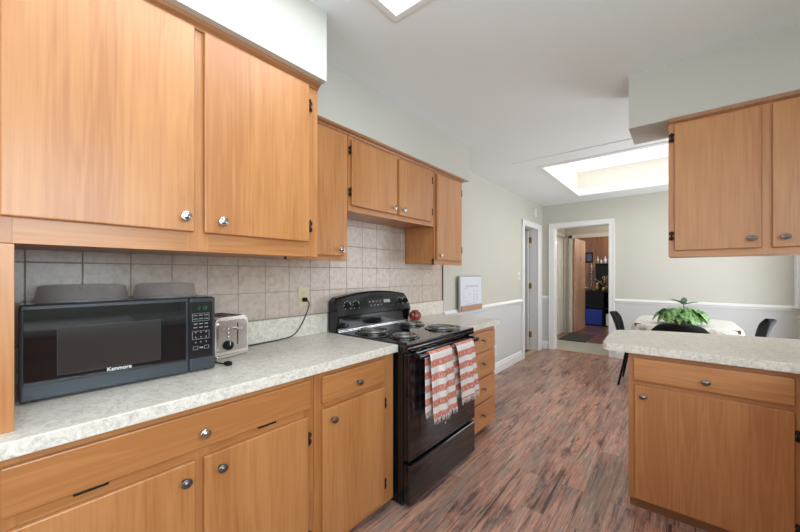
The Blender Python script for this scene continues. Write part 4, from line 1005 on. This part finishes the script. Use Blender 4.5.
solo('candle_cup', MB().lathe([(0.0, 0.001), (0.024, 0.001), (0.03, 0.03), (0.032, 0.05), (0.029, 0.05), (0.026, 0.012), (0, 0.01)], (2.02, 4.95, TZ), 2, 20), simple('lavender_glass', (0.42, 0.42, 0.62), 0.2), 'tiny lavender cup on the tablecloth right of the plant', 'cup', (2.02, 4.95, TZ))
solo('shell_dish', MB().lathe([(0.0, 0.001), (0.03, 0.001), (0.05, 0.03), (0.052, 0.045), (0.046, 0.045), (0.03, 0.012), (0, 0.01)], (1.68, 4.92, TZ), 2, 20), simple('peach_ceramic', (0.62, 0.42, 0.32), 0.35), 'small peach dish on the tablecloth left of the plant', 'dish', (1.68, 4.92, TZ))
# white corner post and small ledge on the right wall, at the picture's right edge
struct('trim_8', MB().box(RX - 0.03, RX, 5.80, 5.955, 0.9, 2.44, 0.004), P_TRIM)
solo('wall_ledge', MB().box(RX - 0.06, RX, 5.50, 5.80, 0.80, 0.83, 0.006), simple('beige_ledge', (0.50, 0.40, 0.28), 0.5), 'little beige ledge on the right wall near the back corner', 'ledge', (RX, 5.65, 0.80))

# ---------------------------------------------------------------- hallway and far room
solo('door_mat', MB().box(0.0, 0.46, 6.92, 7.86, FZ, FZ + 0.012, 0.004), MATM, 'charcoal door mat on the hallway floor by the white door', 'mat', (0.2, 7.4, FZ))
t = thing('cube_bookcase', 'black cube bookcase in the far room holding a blue bin', 'bookcase', (0.32, 9.5, FZ))
bx0, bx1, by0, by1, bh = -0.02, 0.78, 9.30, 9.68, 0.84
m = MB(); m.box(bx0, bx1, by0, by1, FZ + bh - 0.03, FZ + bh, 0.002); m.box(bx0, bx1, by0, by1, FZ, FZ + 0.03)
for x in (bx0, (bx0 + bx1) / 2 - 0.012, bx1 - 0.025): m.box(x, x + 0.025, by0, by1, FZ + 0.03, FZ + bh - 0.03)
m.box(bx0 + .02, bx1 - .02, by1 - 0.012, by1, FZ + 0.03, FZ + bh - 0.03)
part('frame', m, BLACKM, t)
m = MB(); m.box(bx0 + 0.02, bx1 - 0.02, by0, by1 - .012, FZ + 0.41, FZ + 0.43); part('shelf', m, BLACKM, t)
part('panel', MB().box(bx0 + 0.026, (bx0 + bx1) / 2 - 0.014, by0 + 0.004, by0 + 0.014, FZ + 0.44, FZ + bh - 0.035), BLACKM, t)
m = MB(); m.box(bx0 + 0.035, (bx0 + bx1) / 2 - 0.02, by0 - 0.01, by1 - 0.05, FZ + 0.031, FZ + 0.395, 0.012)
for k in range(6): m.box(bx0 + 0.06 + k * 0.052, bx0 + 0.075 + k * 0.052, by0 - 0.018, by0 - 0.008, FZ + 0.06, FZ + 0.36, 0.004)
solo('storage_bin', m, BLUE, 'bright blue fabric bin in the lower left cube of the bookcase', 'bin', (0.17, 9.45, FZ + 0.03))
solo('paper_box', MB().box(0.44, 0.60, by0 + 0.01, by0 + 0.2, FZ + 0.031, FZ + 0.30, 0.004), WPL, 'white paper box in the lower right cube of the bookcase', 'box', (0.52, 9.4, FZ + 0.03))
t = thing('display_hutch', 'dark open hutch standing behind the cube bookcase', 'hutch', (0.75, 10.1, FZ))
m = MB(); m.box(0.14, 1.4, 9.80, 10.3, FZ, 1.53, 0.003); part('carcass', m, BLACKM, t)
part('top', MB().box(0.12, 1.42, 9.78, 10.32, 1.531, 1.555, 0.003), BLACKM, t)
rnd = random.Random(2)
WG = simple('milk_glass', (0.62, 0.66, 0.72), 0.25); GOLD = simple('dull_gold', (0.45, 0.28, 0.10), 0.35, 0.8)
for k in range(7):
    x = 0.17 + k * 0.085; h = rnd.uniform(0.10, 0.19); r = rnd.uniform(0.022, 0.034)
    lab = ['squat pale bottle at the left end of the hutch top', 'pale bottle second from left on the hutch top', 'pale bottle third from left on the hutch top', 'pale bottle in the middle of the hutch top row', 'pale bottle third from right on the hutch top', 'pale bottle second from right on the hutch top', 'pale bottle at the right end of the hutch top row'][k]
    solo('bottle', MB().lathe([(0, 0), (r, 0), (r, h * 0.6), (r * 0.4, h * 0.78), (r * 0.4, h), (0, h)], (x, 9.88, 1.5555), 2, 14), WG if k % 3 else GREYP, lab, 'bottle', (x, 9.88, 1.5555), group='bottles on the hutch')
names = ['brown vase at the left on the cube bookcase', 'gold jug on the cube bookcase', 'copper bowl on the cube bookcase', 'pale figurine on the cube bookcase', 'gold cup at the right on the cube bookcase']
for k in range(5):
    x = 0.10 + k * 0.14; h = (0.14, 0.20, 0.10, 0.18, 0.12)[k]; r = (0.035, 0.045, 0.065, 0.03, 0.04)[k]
    solo(('vase', 'jug', 'bowl', 'figurine', 'cup')[k], MB().lathe([(0, 0), (r * 0.6, 0), (r, h * 0.4), (r * 0.55, h * 0.8), (r * 0.7, h), (0, h)], (x, 9.42, FZ + bh + 0.0005), 2, 16), (PEWTER, GOLD, BRASS, WG, GOLD)[k], names[k], ('vase', 'jug', 'bowl', 'figurine', 'cup')[k], (x, 9.42, FZ + bh))
t = thing('dried_bouquet', 'spray of dried brown and white stems above the cube bookcase', 'bouquet', (0.42, 9.55, FZ + bh))
m = MB(); fl = MB()
for k in range(26):
    a = rnd.uniform(0, 2 * PI); q = rnd.uniform(0.1, 0.24); hh = rnd.uniform(0.18, 0.36)
    p = (0.42 + q * math.cos(a), 9.55 + 0.6 * q * math.sin(a), FZ + bh + hh); m.tube([(0.42, 9.55, FZ + bh + 0.09), p], 0.003, 4)
    fl.lathe([(0, -0.016), (0.016, 0), (0, 0.02)], p, 2, 7)
part('vase', MB().lathe([(0, 0.0005), (0.04, 0.0005), (0.05, 0.05), (0.03, 0.1), (0.035, 0.12), (0, 0.1)], (0.42, 9.55, FZ + bh), 2, 14), PEWTER, t)
part('stems', m, GOLD, t); part('flower_heads', fl, simple('dusty_pink', (0.42, 0.30, 0.24), 0.8), t)
t = thing('wall_picture', 'small dark framed picture on the panelled wall above the bookcase', 'picture', (-0.11, 10.37, 1.74))
part('frame', MB().box(-0.20, -0.02, 10.36, 10.387, 1.60, 1.88, 0.004), BLACKM, t); part('print', MB().box(-0.17, -0.05, 10.356, 10.361, 1.64, 1.84), simple('blue_grey_print', (0.08, 0.12, 0.20), 0.4), t)
m = MB()
for k in range(7): m.lathe([(0, 0), (0.022, 0.02), (0.018, 0.06), (0, 0.07)], (-0.055 + 0.01 * (k % 2), 10.36, 0.95 + 0.085 * k), 2, 8)
m.tube([(-0.05, 10.36, 0.95), (-0.05, 10.36, 1.59)], 0.004, 5)
solo('hanging_garland', m, WPL, 'pale string garland hanging on the panelled wall below the dark picture', 'garland', (-0.05, 10.36, 0.95))
solo('door_ornament', MB().lathe([(0, 0), (0.03, 0.0), (0.045, 0.012), (0.02, 0.02), (0, 0.02)], (0.082, 8.36, 1.63), 0, 16, sc=(0.8, 1.8)), simple('rust_red', (0.22, 0.06, 0.03), 0.5), 'rust red oval ornament hanging on the open wooden door', 'ornament', (0.082, 8.36, 1.63))
